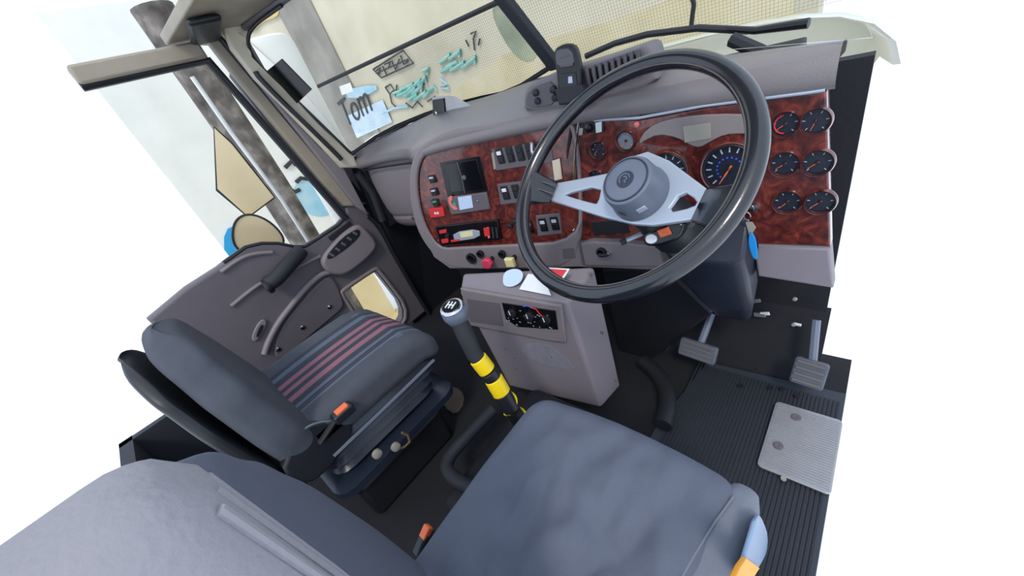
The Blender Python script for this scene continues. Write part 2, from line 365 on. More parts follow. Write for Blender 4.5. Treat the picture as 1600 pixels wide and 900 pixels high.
# windscreen
win = struct('window_1', tuple(WBL))
lo = smooth_poly([wl.loc(*q) for q in ((549,240),(467,160),(418,115),(397,92),(386,66),(392,42),(440,8))],2,False)
base3 = smooth_poly([at(u,v,y=y) for u,v,y in ((549,241,.777),(600,205,.90),(680,172,.985),(740,155,1.03),(800,143,1.06))]+[PB],1,False)
top3 = smooth_poly([WTL+Vector((0,-.01,.02)), Vector((-1.5,.675,.325)), Vector((-1.3,.72,.335)), Vector((-1.1,.75,.338)), Vector((-.9,.765,.338)), PTT],1,False)
rows = [[a.lerp(b, k/8)+Vector((0, .03*math.sin(math.pi*k/8), 0)) for a, b in zip(base3, top3)] for k in range(9)]
o = MB().grid(rows).build('windscreen_pane', glass, win); sd = o.modifiers.new('s','SOLIDIFY'); sd.thickness = .005
MB().tube([wl.at(p[0],p[1]) for p in lo], .006, 8).build('windscreen_gasket', black, win)
MB().tube(base3, .007, 8).build('lower_gasket', rubber, win)
# right hand pane
WBR = Vector((-.03,.86,-.14)); wr = Plane(PB, WBR-PB, PTT-PB)
rt = PTT+Vector((.60,-.06,0)); 
MB().add([PB,WBR,rt,PTT]+[q+Vector((0,.005,0)) for q in (PB,WBR,rt,PTT)],[(0,1,2,3),(7,6,5,4),(0,4,5,1),(1,5,6,2),(2,6,7,3),(3,7,4,0)]).build('driver_pane', glass, win, smooth=False)
dP = (PTT-PB).normalized(); side = Vector((1,0,0)); nn = dP.cross(side).normalized(); M = Matrix((side, dP, nn)).transposed()
MB().box((PB+PTT)/2, (.034,(PTT-PB).length+.02,.03), M).build('centre_post', rubber, win, bevel=.005)
# roof
ce = struct('ceiling', (-.9,.35,.345))
edge = [at(u,v,z=.335) for u,v in ((340,72),(361,52),(400,22),(430,0))]
rp_ = [(p.x,p.y) for p in edge]+[(-1.1,.74),(-.72,.745),(-.1,.70),(-.1,.48),(-1.74,.42)]
rfp = Plane((0,0,.335),(1,0,0),(0,1,0))
finish('roof_lining', plate_mesh(rfp, [rp_], 0, .03, .004), beige, ce)
MB().tube([p+Vector((0,.012,-.004)) for p in edge]+[Vector((-1.1,.752,.331)),Vector((-.72,.757,.331)),Vector((-.1,.712,.331))], .014, 8).build('header_trim', taupe_d, ce)
MB().box((-1.58,.50,.322),(.26,.09,.018),Matrix.Rotation(-.2,3,'Z')).build('sun_visor', black, ce, bevel=.008)
# black card held against the corner of the windscreen
pc = wl.off(-.0)
sgn = 1 if (wl.N.y < 0) else -1
cardp = wl.off(.012*sgn)
o = plate('permit_holder', cardp, [[(418,110),(440,92),(487,140),(465,161)]], -.004, .004, blackg, None, bev=.001, sm=0, origin=tuple(cardp.hit(452,126)))
tag(o, 'black rectangular permit holder stuck in the lower left of the windscreen beside the white column', 'permit holder')

# ================================================================== DASHBOARD
dash = thing('dashboard', 'taupe padded dashboard with glossy red burl wood fascia, gauges and radio, under the windscreen', 'dashboard', (-.8,.9,-.5))
st = [(-.065,.86,-.206,-.139,.95,-.145),(-.15,.86,-.205,-.138,.97,-.140),(-.3,.86,-.203,-.138,1.0,-.130),(-.45,.86,-.200,-.140,1.03,-.118),(-.587,.858,-.198,-.142,1.06,-.105),
      (-.72,.828,-.196,-.142,1.05,-.08),(-.85,.798,-.195,-.142,1.07,-.092),(-.98,.768,-.195,-.145,1.065,-.100),(-1.08,.745,-.20,-.152,1.045,-.098),(-1.15,.745,-.215,-.162,1.03,-.097),
      (-1.2,.775,-.225,-.168,1.01,-.098),(-1.26,.815,-.225,-.170,.985,-.100),(-1.36,.835,-.225,-.172,.945,-.115),(-1.5,.825,-.225,-.174,.90,-.130),(-1.6,.81,-.23,-.178,.84,-.148),(-1.67,.80,-.235,-.182,.80,-.166)]
rows = []
for x, y, zb, zt, yb, zk in st:
    d = yb-y
    rows.append([Vector(p) for p in ((x,y+.03,zb),(x,y-.004,zb-.001),(x,y-.014,zb+.012),(x,y-.016,(zb+zt)/2),(x,y-.006,zt-.008),(x,y+.014,zt),(x,y+d*.4,zt+(zk-zt)*.55+.004),(x,y+d*.75,zk-.001),(x,yb,zk),(x,yb+.03,zk-.05))])
MB().grid(rows).build('dash_pad', pad_m, dash, subsurf=1)
# passenger side face
rows = []
for x, y in ((-1.672,.83),(-1.64,.815),(-1.5,.835),(-1.36,.845),(-1.24,.845),(-1.12,.84)):
    rows.append([Vector((x+(0 if z > -.3 else (z+.3)*.28*(x+1.1)/.57*.0), y+o_, z)) for z, o_ in ((-.20,.01),(-.235,-.004),(-.30,-.012),(-.40,-.010),(-.47,.0),(-.478,.012),(-.486,.002),(-.53,.015),(-.56,.06),(-.565,.14))])
MB().grid(rows).build('glovebox_face', taupe, dash, subsurf=1)
MB().tube([Vector((x,y-.008,-.238)) for x,y in ((-1.655,.80),(-1.5,.822),(-1.36,.832),(-1.25,.83))], .004, 6).build('pad_seam', black, dash)
MB().box((-1.676,.835,-.37),(.02,.07,.30)).build('side_vent', black, dash, bevel=.004)
c = at(646,341,y=.83); MB().lathe(c,(0,-1,0),[(.008,0),(.008,.004),(0,.005)],12).build('latch_button', chrome, dash)
# centre stack: taupe surround and burl fascia
burl_c = [(872,192),(810,201),(750,209),(705,218),(672,234),(657,256),(654,290),(660,330),(672,362),(690,386),(720,384),(800,380),(908,374),(905,280),(895,192)]
inner = smooth_poly([centre.loc(*q) for q in burl_c],2)
outer_c = [(872,180),(800,190),(745,197),(700,205),(664,222),(646,245),(641,285),(646,330),(657,365),(678,395),(705,417),(760,419),(830,417),(908,412),(912,280),(900,182)]
outer = smooth_poly([centre.loc(*q) for q in outer_c],2)
finish('centre_surround', plate_mesh(centre, [outer, inner], -.06, .012, .008, 3), taupe, dash)
finish('centre_fascia', plate_mesh(centre, [smooth_poly([centre.loc(*q) for q in burl_c],2)], -.03, .002, .0015), burl, dash)
MB().tube([centre.at(p[0],p[1],.004) for p in inner], .0022, 6, closed=True).build('fascia_edge_trim', chrome if False else burl, dash)
cl_o = [(898,181),(930,176),(1000,184),(1100,165),(1264,142),(1330,133),(1330,384),(1264,382),(1190,378),(1000,376),(905,374)]
finish('cluster_fascia', plate_mesh(cluster, [[cluster.loc(*q) for q in ((896,196),(930,186),(1000,187),(1100,168),(1264,146),(1292,142),(1298,384),(1264,382),(1190,380),(1000,378),(903,376))]], -.03, .004, .003), burl, dash)
MB().tube([cluster.at(*cluster.loc(u,v),.006) for u,v in ((930,187),(1000,183),(1100,164),(1264,143),(1290,139))], .0035, 8).build('fascia_top_trim', silver, dash, label='thin silver strip')  # real trim strip; its pale silver paint stands in for the highlight along it
MB().tube([cluster.at(*cluster.loc(u,v),.008) for u,v in ((909,182),(903,225),(899,292))], .0045, 8).build('fascia_divider', chrome, dash, label='silver divider strip')
MB().tube([cluster.at(*cluster.loc(u,v),.004) for u,v in ((894,200),(889,235),(886,292))], .005, 8).build('fascia_gap', black, dash)
# warning lamp panel
plate('warning_panel', cluster, [[(1000,219),(1012,200),(1040,186),(1090,178),(1150,176),(1182,180),(1182,208),(1160,207),(1135,208),(1112,219),(1096,229),(1082,226),(1060,213),(1030,208),(1008,219),(1002,224)]], .001, .008, grey_panel, dash, bev=.002, sm=1)
plate('display_window', cluster, [[(1069,195),(1112,190),(1113,214),(1072,221)]], .007, .010, lcd, dash, bev=.001, sm=0)
# gauges
def gauge(pl, u, v, r, n=9, needle=-2.2, ring=burl, nd=orange, ringc=None, hb=.010, face=dial):
    a, b = pl.loc(u, v); c = pl.at(a, b, 0); N = pl.N
    g_ = MB().lathe(c, N, [(r*1.20,.003),(r*1.19,hb*.8),(r*1.10,hb+.003),(r*1.0,hb),(r*.98,.004)], 36).build('gauge', ring, dash)
    MB().lathe(c, N, [(r,.0042),(r,.0055),(0,.0055)], 32).build('dial', face, g_)
    MB().tube([c+(pl.U*math.cos(q)+pl.W*math.sin(q))*r*1.0+N*(hb+.001) for q in [2*math.pi*i/32 for i in range(32)]], r*.045, 6, closed=True).build('bezel', black, g_)
    m_ = MB()
    for i in range(n):
        q = math.radians(225-270*i/(n-1)); d = pl.U*math.cos(q)+pl.W*math.sin(q); e_ = N.cross(d)
        p = c+d*r*.80+N*.006; w_ = r*.028; L_ = r*.10
        m_.add([p-d*L_-e_*w_, p-d*L_+e_*w_, p+d*L_+e_*w_, p+d*L_-e_*w_]+[x+N*.0008 for x in (p-d*L_-e_*w_, p-d*L_+e_*w_, p+d*L_+e_*w_, p+d*L_-e_*w_)], [(0,1,2,3),(7,6,5,4),(0,4,5,1),(1,5,6,2),(2,6,7,3),(3,7,4,0)])
    m_.build('tick_marks', tick, g_, smooth=False)['kind'] = 'stuff'
    if ringc:
        m_ = MB()
        for i in range(14):
            q = math.radians(225-270*i/13); d = pl.U*math.cos(q)+pl.W*math.sin(q); m_.box(c+d*r*.48+N*.0065,(r*.07,.001,r*.07))
        m_.build('inner_scale', ringc, g_, smooth=False)['kind'] = 'stuff'
    d = pl.U*math.cos(needle)+pl.W*math.sin(needle)
    MB().tube([c-d*r*.15+N*.008, c+d*r*.75+N*.008], [r*.05, r*.02], 6).build('needle', nd, g_)
    MB().lathe(c, N, [(r*.14,.006),(r*.13,.0095),(0,.010)], 14).build('needle_hub', black, g_)
    return g_
def rloc(pl, u, v, du): return abs(pl.loc(u+du, v)[0]-pl.loc(u, v)[0])
gauge(cluster, 1141, 262, .050, 13, -2.1, ringc=blue_t)
gauge(cluster, 1044, 266, .043, 11, -2.4, nd=orange)
for u, v, r, face in ((980,218,.0215,blue_sq),(937,233,.020,dial),(934,276,.020,dial),(1228,192,.021,dial),(1227,254,.0225,dial),(1231,313,.0225,dial),(1275,188,.021,dial),(1278,252,.0225,dial),(1282,313,.0225,dial)):
    g_ = gauge(cluster, u, v, r, 6, random.uniform(-2.6,-1.8), face=mat('dial_sheen',(120,128,140),.25) if face is blue_sq else dial, nd=orange)
a_,b_ = cluster.loc(1228,192)
MB().tube([cluster.at(a_+.0165*math.cos(math.radians(q)), b_+.0165*math.sin(math.radians(q)), .0075) for q in range(100,270,14)], .0014, 6).build('red_arc', red, dash, label='red warning arc on the pressure gauge')
# ignition plate, indicator lamp
plate('switch_plate', cluster, [[(906,192),(946,186),(946,203),(908,208)]], .004, .008, black, dash, sm=0)
plate('white_label', cluster, [[(933,190),(943,188),(943,204),(934,206)]], .008, .010, white_p, dash, sm=0)
plate('white_label', cluster, [[(905,199),(914,198),(913,209),(906,210)]], .008, .010, lcd, dash, sm=0)
c = cluster.hit(923,198); MB().lathe(c,(0,-1,0),[(.010,.006),(.010,.014),(.006,.016),(0,.016)],16).build('rotary_switch', blackg, dash)
c = cluster.hit(997,193); MB().lathe(c,(0,-1,0),[(.006,.003),(.006,.009),(0,.011)],12).build('indicator_lamp', pinkst, dash)
c = cluster.hit(1180,322); MB().lathe(c,(0,-1,0),[(.009,.003),(.009,.012),(0,.013)],14).build('ignition_barrel', chrome, dash)
plate('louvre_plate', cluster, [[(925,346),(980,340),(985,362),(930,366)]], .003, .007, black, dash, sm=0)
# centre stack contents
plate('screen_recess', centre, [[(688,254),(751,243),(763,298),(700,306)]], .001, .004, blackg, dash, sm=0)
plate('screen', centre, [[(697,256),(746,248),(757,294),(706,300)]], .003, .006, screen_m, dash, sm=0)
MB().tube([centre.at(*centre.loc(u,v),.007) for u,v in ((716,252),(723,275),(728,300))], .0018, 6).build('screen_bar', taupe_d, dash)
c = centre.hit(727,276); MB().lathe(c,centre.N,[(.008,.005),(.007,.010),(0,.011)],12).build('screen_knob', taupe_d, dash)
plate('ashtray', centre, [[(699,307),(762,299),(768,325),(707,334)]], .001, .010, taupe_d, dash, bev=.003, sm=0)
c = centre.at(*centre.loc(709,315),.0105)
m_ = MB(); 
a0,b0 = centre.loc(711,315)
out_ = [(a0+.019*math.cos(math.radians(q)), b0+.026*math.sin(math.radians(q))) for q in range(70,300,12)]+[(a0+.009*math.cos(math.radians(q)), b0+.010*math.sin(math.radians(q))) for q in range(290,80,-20)]
splate('round_sticker', centre, [out_], .010, .0115, pinkst, dash, bev=.0003, label='salmon round sticker, part peeled away')
a0,b0 = centre.loc(713,317); splate('sticker_mark', centre, [circ(a0,b0,.007,12)], .010,.0125, green, dash, bev=.0003)
plate('square_sticker', centre, [[(718,306),(739,303),(742,322),(721,326)]], .010, .0118, blue_sq, dash, bev=.0003, sm=0, label='pale blue square sticker')
c = centre.hit(749,312); MB().lathe(c,centre.N,[(.003,.009),(.003,.013),(0,.014)],8).build('screw', chrome, dash)
def rocker(pl, u, v, w_, h_, m=black, cap=None, hh=.008):
    a, b = pl.loc(u, v)
    r_ = splate('switch', pl, [rrect(a-w_/2,a+w_/2,b-h_/2,b+h_/2,.002)], .001, hh, m, dash, bev=.0015)
    MB().pbox(pl, a-w_*.36, a+w_*.36, b-h_*.4, b+h_*.02, hh-.001, hh+.004).build('rocker', m, r_, bevel=.001)
    if cap: MB().pbox(pl, a-w_*.3, a+w_*.3, b+h_*.1, b+h_*.34, hh-.001, hh+.003).build('switch_legend', cap, r_, bevel=.0008)
    return r_
for (u, v, cp) in ((677,279,tick),(680,299,tick),(682,316,green)): rocker(centre, u, v, .030, .026, black, cp)
rk = plate('hazard_switch', centre, [[(672,325),(694,322),(697,336),(675,339)]], .001, .010, red, dash, sm=0, label='red rocker switch'); MB().pbox(centre, *(lambda a,b:(a-.010,a-.003,b-.004,b+.004))(*centre.loc(685,331)), .009,.012).build('switch_legend', white_p, rk); MB().pbox(centre, *(lambda a,b:(a+.002,a+.009,b-.004,b+.004))(*centre.loc(685,331)), .009,.012).build('switch_legend', white_p, rk)
# switch rows
plate('switch_bezel', centre, [[(769,233),(860,218),(866,252),(776,266)]], .001, .005, taupe_d, dash, bev=.002, sm=0)
for i in range(5): rocker(centre, 783+i*15.5, 243-i*2.5, .024, .044, black, white_p if i == 0 else rubber)
plate('switch_label_strip', centre, [[(769,238),(773,237),(777,263),(773,264)]], .004, .007, lcd, dash, sm=0)
plate('switch_bezel', centre, [[(778,287),(868,275),(874,308),(783,319)]], .001, .005, taupe_d, dash, bev=.002, sm=0)
for i in range(5): rocker(centre, 791+i*17, 300-i*2.2, .026, .044, black, white_p if i == 0 else rubber)
c = centre.hit(833,222); m_ = MB().tube([c+centre.N*.008, centre.hit(838,232)+centre.N*.03, centre.hit(848,238)+centre.N*.045],[.006,.006,.008],8).build('toggle_lever', chrome, dash)
plate('tag_plate', centre, [[(864,250),(876,246),(880,278),(868,281)]], .004, .009, cream, dash, sm=0)
plate('switch_bezel', centre, [[(838,336),(875,332),(879,364),(841,368)]], .001, .005, taupe_d, dash, bev=.002, sm=0)
for u in (828,850,868): rocker(centre, u, 350-(u-850)*.12, .026, .045, blackg, tick)
for u, v in ((799,351),(806,344)):
    c = centre.hit(u,v); MB().lathe(c,centre.N,[(.009,.002),(.008,.014),(.003,.016),(0,.016)],14).build('rotary_knob', black, dash)
c = centre.hit(897,359); MB().lathe(c,centre.N,[(.005,.002),(.004,.008),(0,.009)],12).build('screw', chrome, dash)
for u,v in ((686,375),(768,209),(660,333)):
    c = centre.hit(u,v); MB().lathe(c,centre.N,[(.003,.002),(.003,.005),(0,.006)],8).build('screw', chrome, dash)
# radio
rd = plate('radio', centre, [[(684,352),(780,341),(786,371),(692,382)]], .001, .014, blackg, dash, bev=.002, sm=0, label='black car radio with red keys and silver display')
plate('display', centre, [[(711,360),(752,354),(754,368),(714,374)]], .013, .017, silver, rd, bev=.001, sm=1)
plate('display_glow', centre, [[(722,360),(742,357),(743,365),(724,368)]], .016, .018, yellow, rd, bev=.0005, sm=0)
for q in ([(690,357),(701,355),(702,360),(691,362)],[(693,371),(704,369),(705,375),(695,377)],[(708,372),(722,370),(722,373),(709,375)],[(759,353),(768,352),(769,364),(761,366)]):
    plate('key', centre, [q], .013, .018, red, rd, bev=.0008, sm=0)
c = centre.hit(703,365); MB().lathe(c,centre.N,[(.009,.012),(.008,.022),(0,.023)],16).build('volume_knob', black, rd)
for u in (764,771,777): plate('key', centre, [[(u,352),(u+3,352),(u+5,368),(u+2,369)]], .013,.017, pinkst if u==764 else rubber, rd, bev=.0005, sm=0)
# taupe lower trim of the centre stack, with its sockets and knobs
lt = plate('lower_trim', centre, [[(672,384),(690,387),(800,382),(903,377),(1020,378),(1040,420),(905,415),(830,418),(705,418),(680,400)]], -.06, .010, taupe, dash, bev=.005, sm=0)
def ring(pl, u, v, r, h, m, nm, par, hole=blackg):
    c = pl.hit(u, v); g_ = MB().lathe(c, pl.N, [(r,.0),(r,h),(r*.72,h+.001),(r*.66,h-.004)], 24).build(nm, m, par)
    MB().lathe(c, pl.N, [(r*.66,.0),(r*.66,h-.004),(0,h-.004)], 16).build('socket_cap', hole, g_); return g_
lt10 = centre.off(.009)
ring(lt10, 738,402, .021, .012, black, 'power_socket', dash)
def knob(pl, u, v, r, h, m, nm, sides, lab):
    c = pl.hit(u, v); MB().lathe(c, pl.N, [(r*.35,0),(r*.35,h*.6)], 12).build('knob_stem', black, dash)
    return MB().lathe(c, pl.N, [(r*.8,h*.6),(r,h*.68),(r,h*.92),(r*.85,h),(0,h)], sides).build(nm, m, dash, smooth=False, label=lab, bevel=.002)
knob(lt10, 770,402, .022, .05, pink, 'brake_valve_knob', 8, 'red octagonal push knob')
knob(lt10, 805,400, .024, .05, yellow, 'brake_valve_knob', 4, 'pale yellow square push knob')
for u in (752, 786): ring(lt10, u, 395, .014, .014, black, 'valve_collar', dash)
plate('blank_cover', lt10, [[(879,388),(897,386),(899,402),(881,404)]], 0, .004, taupe_d, dash, bev=.001, sm=0)
MB().tube([lt10.hit(u,v)+centre.N*.001 for u,v in ((905,377),(912,413))], .004, 6).build('trim_joint', cream if False else taupe_d, dash)
pk2 = cluster.off(.02)
plate('column_side_trim', pk2, [[(908,380),(925,376),(975,378),(1030,384),(1040,415),(915,414)]], -.04, .006, taupe, dash, bev=.005, sm=0)
ring(pk2.off(.006), 941,393, .015, .010, black, 'lock_socket', dash, chrome)
c = pk2.hit(953,393); MB().lathe(c,(0,-1,0),[(.006,.005),(.005,.016),(0,.018)],12).build('lock_button', chrome, dash)
MB().tube([pk2.hit(941,393)+Vector((0,-.02,0)), pk2.hit(953,393)+Vector((0,-.02,0))], .006, 8).build('lock_bridge', black, dash)
# grey panel under the right of the cluster
plate('knee_panel', cluster, [[(1186,380),(1298,384),(1303,446),(1264,440),(1186,428),(1182,400)]], -.03, .012, console_m, dash, bev=.005, sm=0)
# black underside tray below the dashboard
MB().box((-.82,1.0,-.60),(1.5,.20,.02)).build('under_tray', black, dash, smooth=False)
for u, v in ((648,382),(672,470),(1240,507),(1242,467)):
    c = at(u,v,y=1.02); MB().lathe(c,(0,-1,0),[(.006,0),(.005,.004),(0,.005)],10).build('clip', lcd, wf)
MB().tube([at(u,v,y=1.05) for u,v in ((668,448),(673,462),(682,470),(690,468))], .008, 8).build('loom_clip', rubber, wf)
# emblem print on pad
pe = Plane(at(785,173,y=.90), (1,-.05,0), (0,1,.15))
a0,b0 = pe.loc(786,173); splate('pad_print', pe, [rrect(a0-.030,a0+.030,b0-.008,b0+.008,.002)], 0,.0015, stick_tan, dash, bev=.0003)

# ------------------------------------------------------------------ vent pod on the dash
pod_pl = Plane((0,.885,-.1),(1,.06,0),(0,0,1))
vp = thing('vent_pod', 'long taupe pod with upright air slats and two knobs on top of the dashboard', 'vent', tuple(at(900,160,y=.9)))
pout = [(818,177),(817,150),(824,134),(842,124),(870,114),(930,96),(985,78),(1006,71),(1014,76),(1020,100),(1028,132),(940,158),(890,168)]
plate('pod_body', pod_pl, [pout], -.09, .0, taupe, vp, bev=.010, sm=1)
plate('pod_face', pod_pl, [[(823,168),(823,150),(831,138),(846,131),(866,125),(868,158),(860,166)]], -.002, .004, taupe_d, vp, bev=.003, sm=1)
plate('slat_recess', pod_pl, [[(915,110),(1000,82),(1010,112),(925,142)]], -.004, .002, blackg, vp, bev=.001, sm=0)
for i in range(9):
    t = i/8; u = 922+t*78; v = 124-t*26
    a, b = pod_pl.loc(u, v); MB().pbox(pod_pl, a-.0036, a+.0036, b-.026, b+.026, 0, .010).build('slat', taupe_d, vp, bevel=.001)
for u, v in ((839,144),(842,157),(866,139),(869,152)):
    c = pod_pl.hit(u,v); MB().lathe(c, pod_pl.N, [(.009,.002),(.008,.010),(.003,.012),(0,.012)], 14).build('knob', black if v<150 else rubber, vp)
# handset in its cradle
hp = Plane(at(892,120,y=.835), (1,.06,0), (0,.25,1))
hs = thing('two_way_handset', 'dark upright handset with rounded top in a cradle before the vent pod', 'handset', tuple(hp.hit(895,158)))
plate('handset_body', hp, [[(876,148),(872,110),(868,90),(870,76),(884,68),(898,68),(904,78),(909,105),(913,148)]], -.012, .012, black, hs, bev=.007, sm=1)
plate('handset_face', hp, [[(876,106),(872,88),(875,78),(898,76),(903,104)]], .011, .014, taupe_d, hs, bev=.002, sm=1)
plate('keypad', hp, [[(880,140),(878,116),(904,113),(907,137)]], .011, .014, blackg, hs, bev=.001, sm=0)
plate('key', hp, [[(893,131),(893,120),(899,119),(900,130)]], .013, .016, silver, hs, bev=.001, sm=0)
plate('name_strip', hp, [[(879,90),(893,85),(894,88),(880,93)]], .013, .015, stitch, hs, bev=.0003, sm=0)
plate('name_strip', hp, [[(880,103),(900,99),(900,103),(881,106)]], .013, .015, stitch, hs, bev=.0003, sm=0)
plate('cradle', hp, [[(873,140),(915,132),(924,152),(918,160),(880,164)]], -.02, .022, rubber, hs, bev=.005, sm=0)
# wedge speaker
wedge_m = mat('wedge_grey',(196,194,194),.5)
wg = thing('dash_sensor', 'small grey wedge with a black square lens on the left of the dash top', 'sensor', tuple(at(690,185,y=.93)))
p1 = [at(u,v,y=.94) for u,v in ((674,152),(697,149),(701,187),(677,192))]
tip = at(740,168,y=.95); back = [p+Vector((.02,.06,-.005)) for p in p1]
MB().add(p1+[at(712,150,y=.95), at(740,165,y=.94), at(737,174,y=.93)]+[p+Vector((.02,.05,-.01)) for p in (p1[0],p1[3])], [(0,1,2,3),(1,4,5,6,2),(0,7,4,1),(3,2,6,8),(0,3,8,7),(4,7,8,6,5)]).build('wedge_body', wedge_m, wg, bevel=.004)
wp = Plane(p1[0], p1[1]-p1[0], p1[0]-p1[3])
plate('lens', wp, [[(677,156),(695,153),(698,183),(679,187)]], -.004, .006, blackg, wg, bev=.002, sm=0)
c = wp.hit(684,175); MB().lathe(c, wp.N if wp.N.y<0 else -wp.N, [(.005,.004),(.005,.009),(0,.009)],10).build('lens_dot', chrome, wg)

# ================================================================== CONSOLE
cn = thing('centre_console', 'taupe box console with heater controls standing below the dashboard behind the gear stick', 'console', (-.73,.66,FLOOR))
fr_ = [(717,458),(885,474),(940,638),(795,604)]
fw = [con.hit(*q) for q in fr_]
bk = Vector((0,.14,0))
top_l = at(722,426,z=-.545); top_r = Vector((-.53,.757,-.556)); 
v_ = [fw[0],fw[1],fw[2],fw[3], top_l, top_r, Vector((-.53,.766,-1.07)), Vector((-.98,.72,-1.07))]
v_[0] = fw[0]+Vector((0,0,.0)); 
rim = con.hit(722,440); rimr = con.hit(884,462)
body = MB().add([fw[0],fw[1],fw[2],fw[3],top_l,top_r,Vector((-.53,.766,-1.07)),Vector((-.97,.70,-1.07))],
                [(0,1,2,3),(4,5,1,0),(1,5,6,2),(0,3,7,4),(3,2,6,7),(4,7,6,5)])
body.build('console_body', console_m, cn, bevel=.012, seg=3)
# raised band that carries the controls
plate('control_band', con, [[(722,448),(880,474),(886,532),(862,530),(800,518),(738,506),(733,497)]], -.004, .012, taupe, cn, bev=.006, sm=0)
plate('band_recess', con, [[(733,463),(784,469),(790,506),(738,499)]], .010, .0135, taupe_d, cn, bev=.002, sm=0)
hc = plate('heater_control', con, [[(788,469),(871,481),(875,510),(812,506),(794,494)]], .010, .015, blackg, cn, bev=.001, sm=0, label='black heater control with white marks')
for u,v in ((804,484),(831,489),(857,494)):
    c = con.hit(u,v); kb = MB().lathe(c, con.N, [(.015,.014),(.014,.024),(.005,.026),(0,.026)], 18).build('control_knob', black, hc)
    MB().tube([c+con.N*.0265, con.hit(u-3,v-6)+con.N*.0255], .0013, 6).build('pointer', white_p, hc)
random.seed(3); m_ = MB()
for i in range(26):
    u = random.uniform(795,868); v = 474+(u-790)*.13+random.uniform(2,26); c = con.at(*con.loc(u,v),.0165); m_.box(c,(random.uniform(.002,.006),.001,.002))
m_.build('control_marks', tick, hc, smooth=False)['kind'] = 'stuff'
MB().tube([con.at(*con.loc(u,v),.018) for u,v in ((833,474),(842,477),(848,485),(853,489))], .0016, 6).build('red_arc', red, hc)
MB().tube([con.at(*con.loc(u,v),.018) for u,v in ((822,473),(829,472),(834,474))], .0013, 6).build('blue_arc', blue_t, hc)
plate('scuff', con, [[(811,540),(835,535),(862,540),(895,570),(900,578),(880,577),(850,570),(822,560)]], .0, .0012, patch_m, cn, bev=.0003, sm=2, label='pale dusty scuff')
for u, v in ((782,517),(790,545),(804,558),(806,575),(862,557)):
    c = con.hit(u,v); MB().lathe(c, con.N, [(.004,0),(.003,.003),(0,.003)],8).build('screw', stitch, cn)
sf = Plane((-.53,.62,-.8),(0,1,0),(0,0,1))
for u, v in ((923,429),(941,520),(961,595)):
    c = sf.hit(u,v)+Vector((.0,0,0)); MB().lathe(Vector((-.531,max(.64,c.y),c.z)), (1,0,0), [(.005,0),(.004,.004),(0,.004)],8).build('screw', stitch, cn)
# stickers on the console top
tn = (fw[1]-fw[0]); tw_ = (top_l-fw[0]); ctp = Plane(fw[0], tn, tw_)
if ctp.N.z < 0: ctp.N = -ctp.N
def stickt(name, pix, m, lab, cat, sm=2, h=.0):
    o = plate(name, ctp, [pix], h+.0015, h+.003, m, None, bev=.0003, sm=sm, origin=tuple(ctp.hit(*pix[0]))); return tag(o, lab, cat)
stickt('round_sticker', [(786,440),(788,426),(800,420),(814,421),(819,430),(814,442),(800,449),(789,447)], blue_sq, 'pale round sticker on the console top under the yellow knob', 'sticker')
stickt('paper_label', [(812,452),(826,428),(848,430),(862,462)], white_p, 'white paper label on the console top beside the round sticker, behind the wheel rim', 'sticker', 0)
o = stickt('warning_sticker', [(852,418),(891,420),(880,438),(862,438)], white_p, 'red and white triangular warning sticker on the right of the console top', 'sticker', 0)
plate('red_triangle', ctp, [[(856,420),(887,422),(877,436)]], .003, .004, red, o, bev=.0002, sm=0)

# ================================================================== STEERING WHEEL
WC = Vector((-.3536,.6223,-.2446)); WN = Vector((-.0917,-.6464,.7575)).normalized()
wu = Vector((1,0,0)); wu = (wu-WN*WN.dot(wu)).normalized(); ww = WN.cross(wu)
wpn = Plane(WC, wu, ww)
sw = thing('steering_wheel', 'large black leather steering wheel with silver spokes and grey round hub', 'steering wheel', tuple(WC))
N_ = 96
rr = []
for i in range(N_):
    q = 2*math.pi*i/N_; d = wpn.U*math.cos(q)+wpn.W*math.sin(q); c = WC+d*.23
    rr.append([c+(d*math.cos(k)+WN*math.sin(k))*(.0165-(.0012 if abs(math.sin(k*1.0+2.2)) > .997 else 0)) for k in [2*math.pi*j/18 for j in range(18)]])
MB().rings(rr, False, True).build('rim', leather, sw)
MB().tube([WC+(wpn.U*math.cos(q)+wpn.W*math.sin(q))*.2165+WN*.0085 for q in [2*math.pi*i/96 for i in range(96)]], .0012, 5, closed=True).build('rim_seam', stitch, sw)
hb = wpn.off(-.05)
spo = [(862,287),(905,279),(950,270),(980,246),(1012,236),(1045,250),(1108,297),(1082,343),(1020,352),(990,350),(945,340),(900,326),(855,312)]
hl = [(880,303),(940,289),(934,318),(925,317),(890,307)]; hr = [(1066,297),(1090,313),(1084,323),(1040,333)]
O = [[Vector(hb.loc(*q)) for q in spo], [Vector(p) for p in smooth_poly([hb.loc(*q) for q in hl],1)], smooth_poly([hb.loc(*q) for q in hr],1)]
finish('spoke_plate', plate_mesh(hb, O, -.010, .0, .003), silver, sw, label='silver spoke plate')
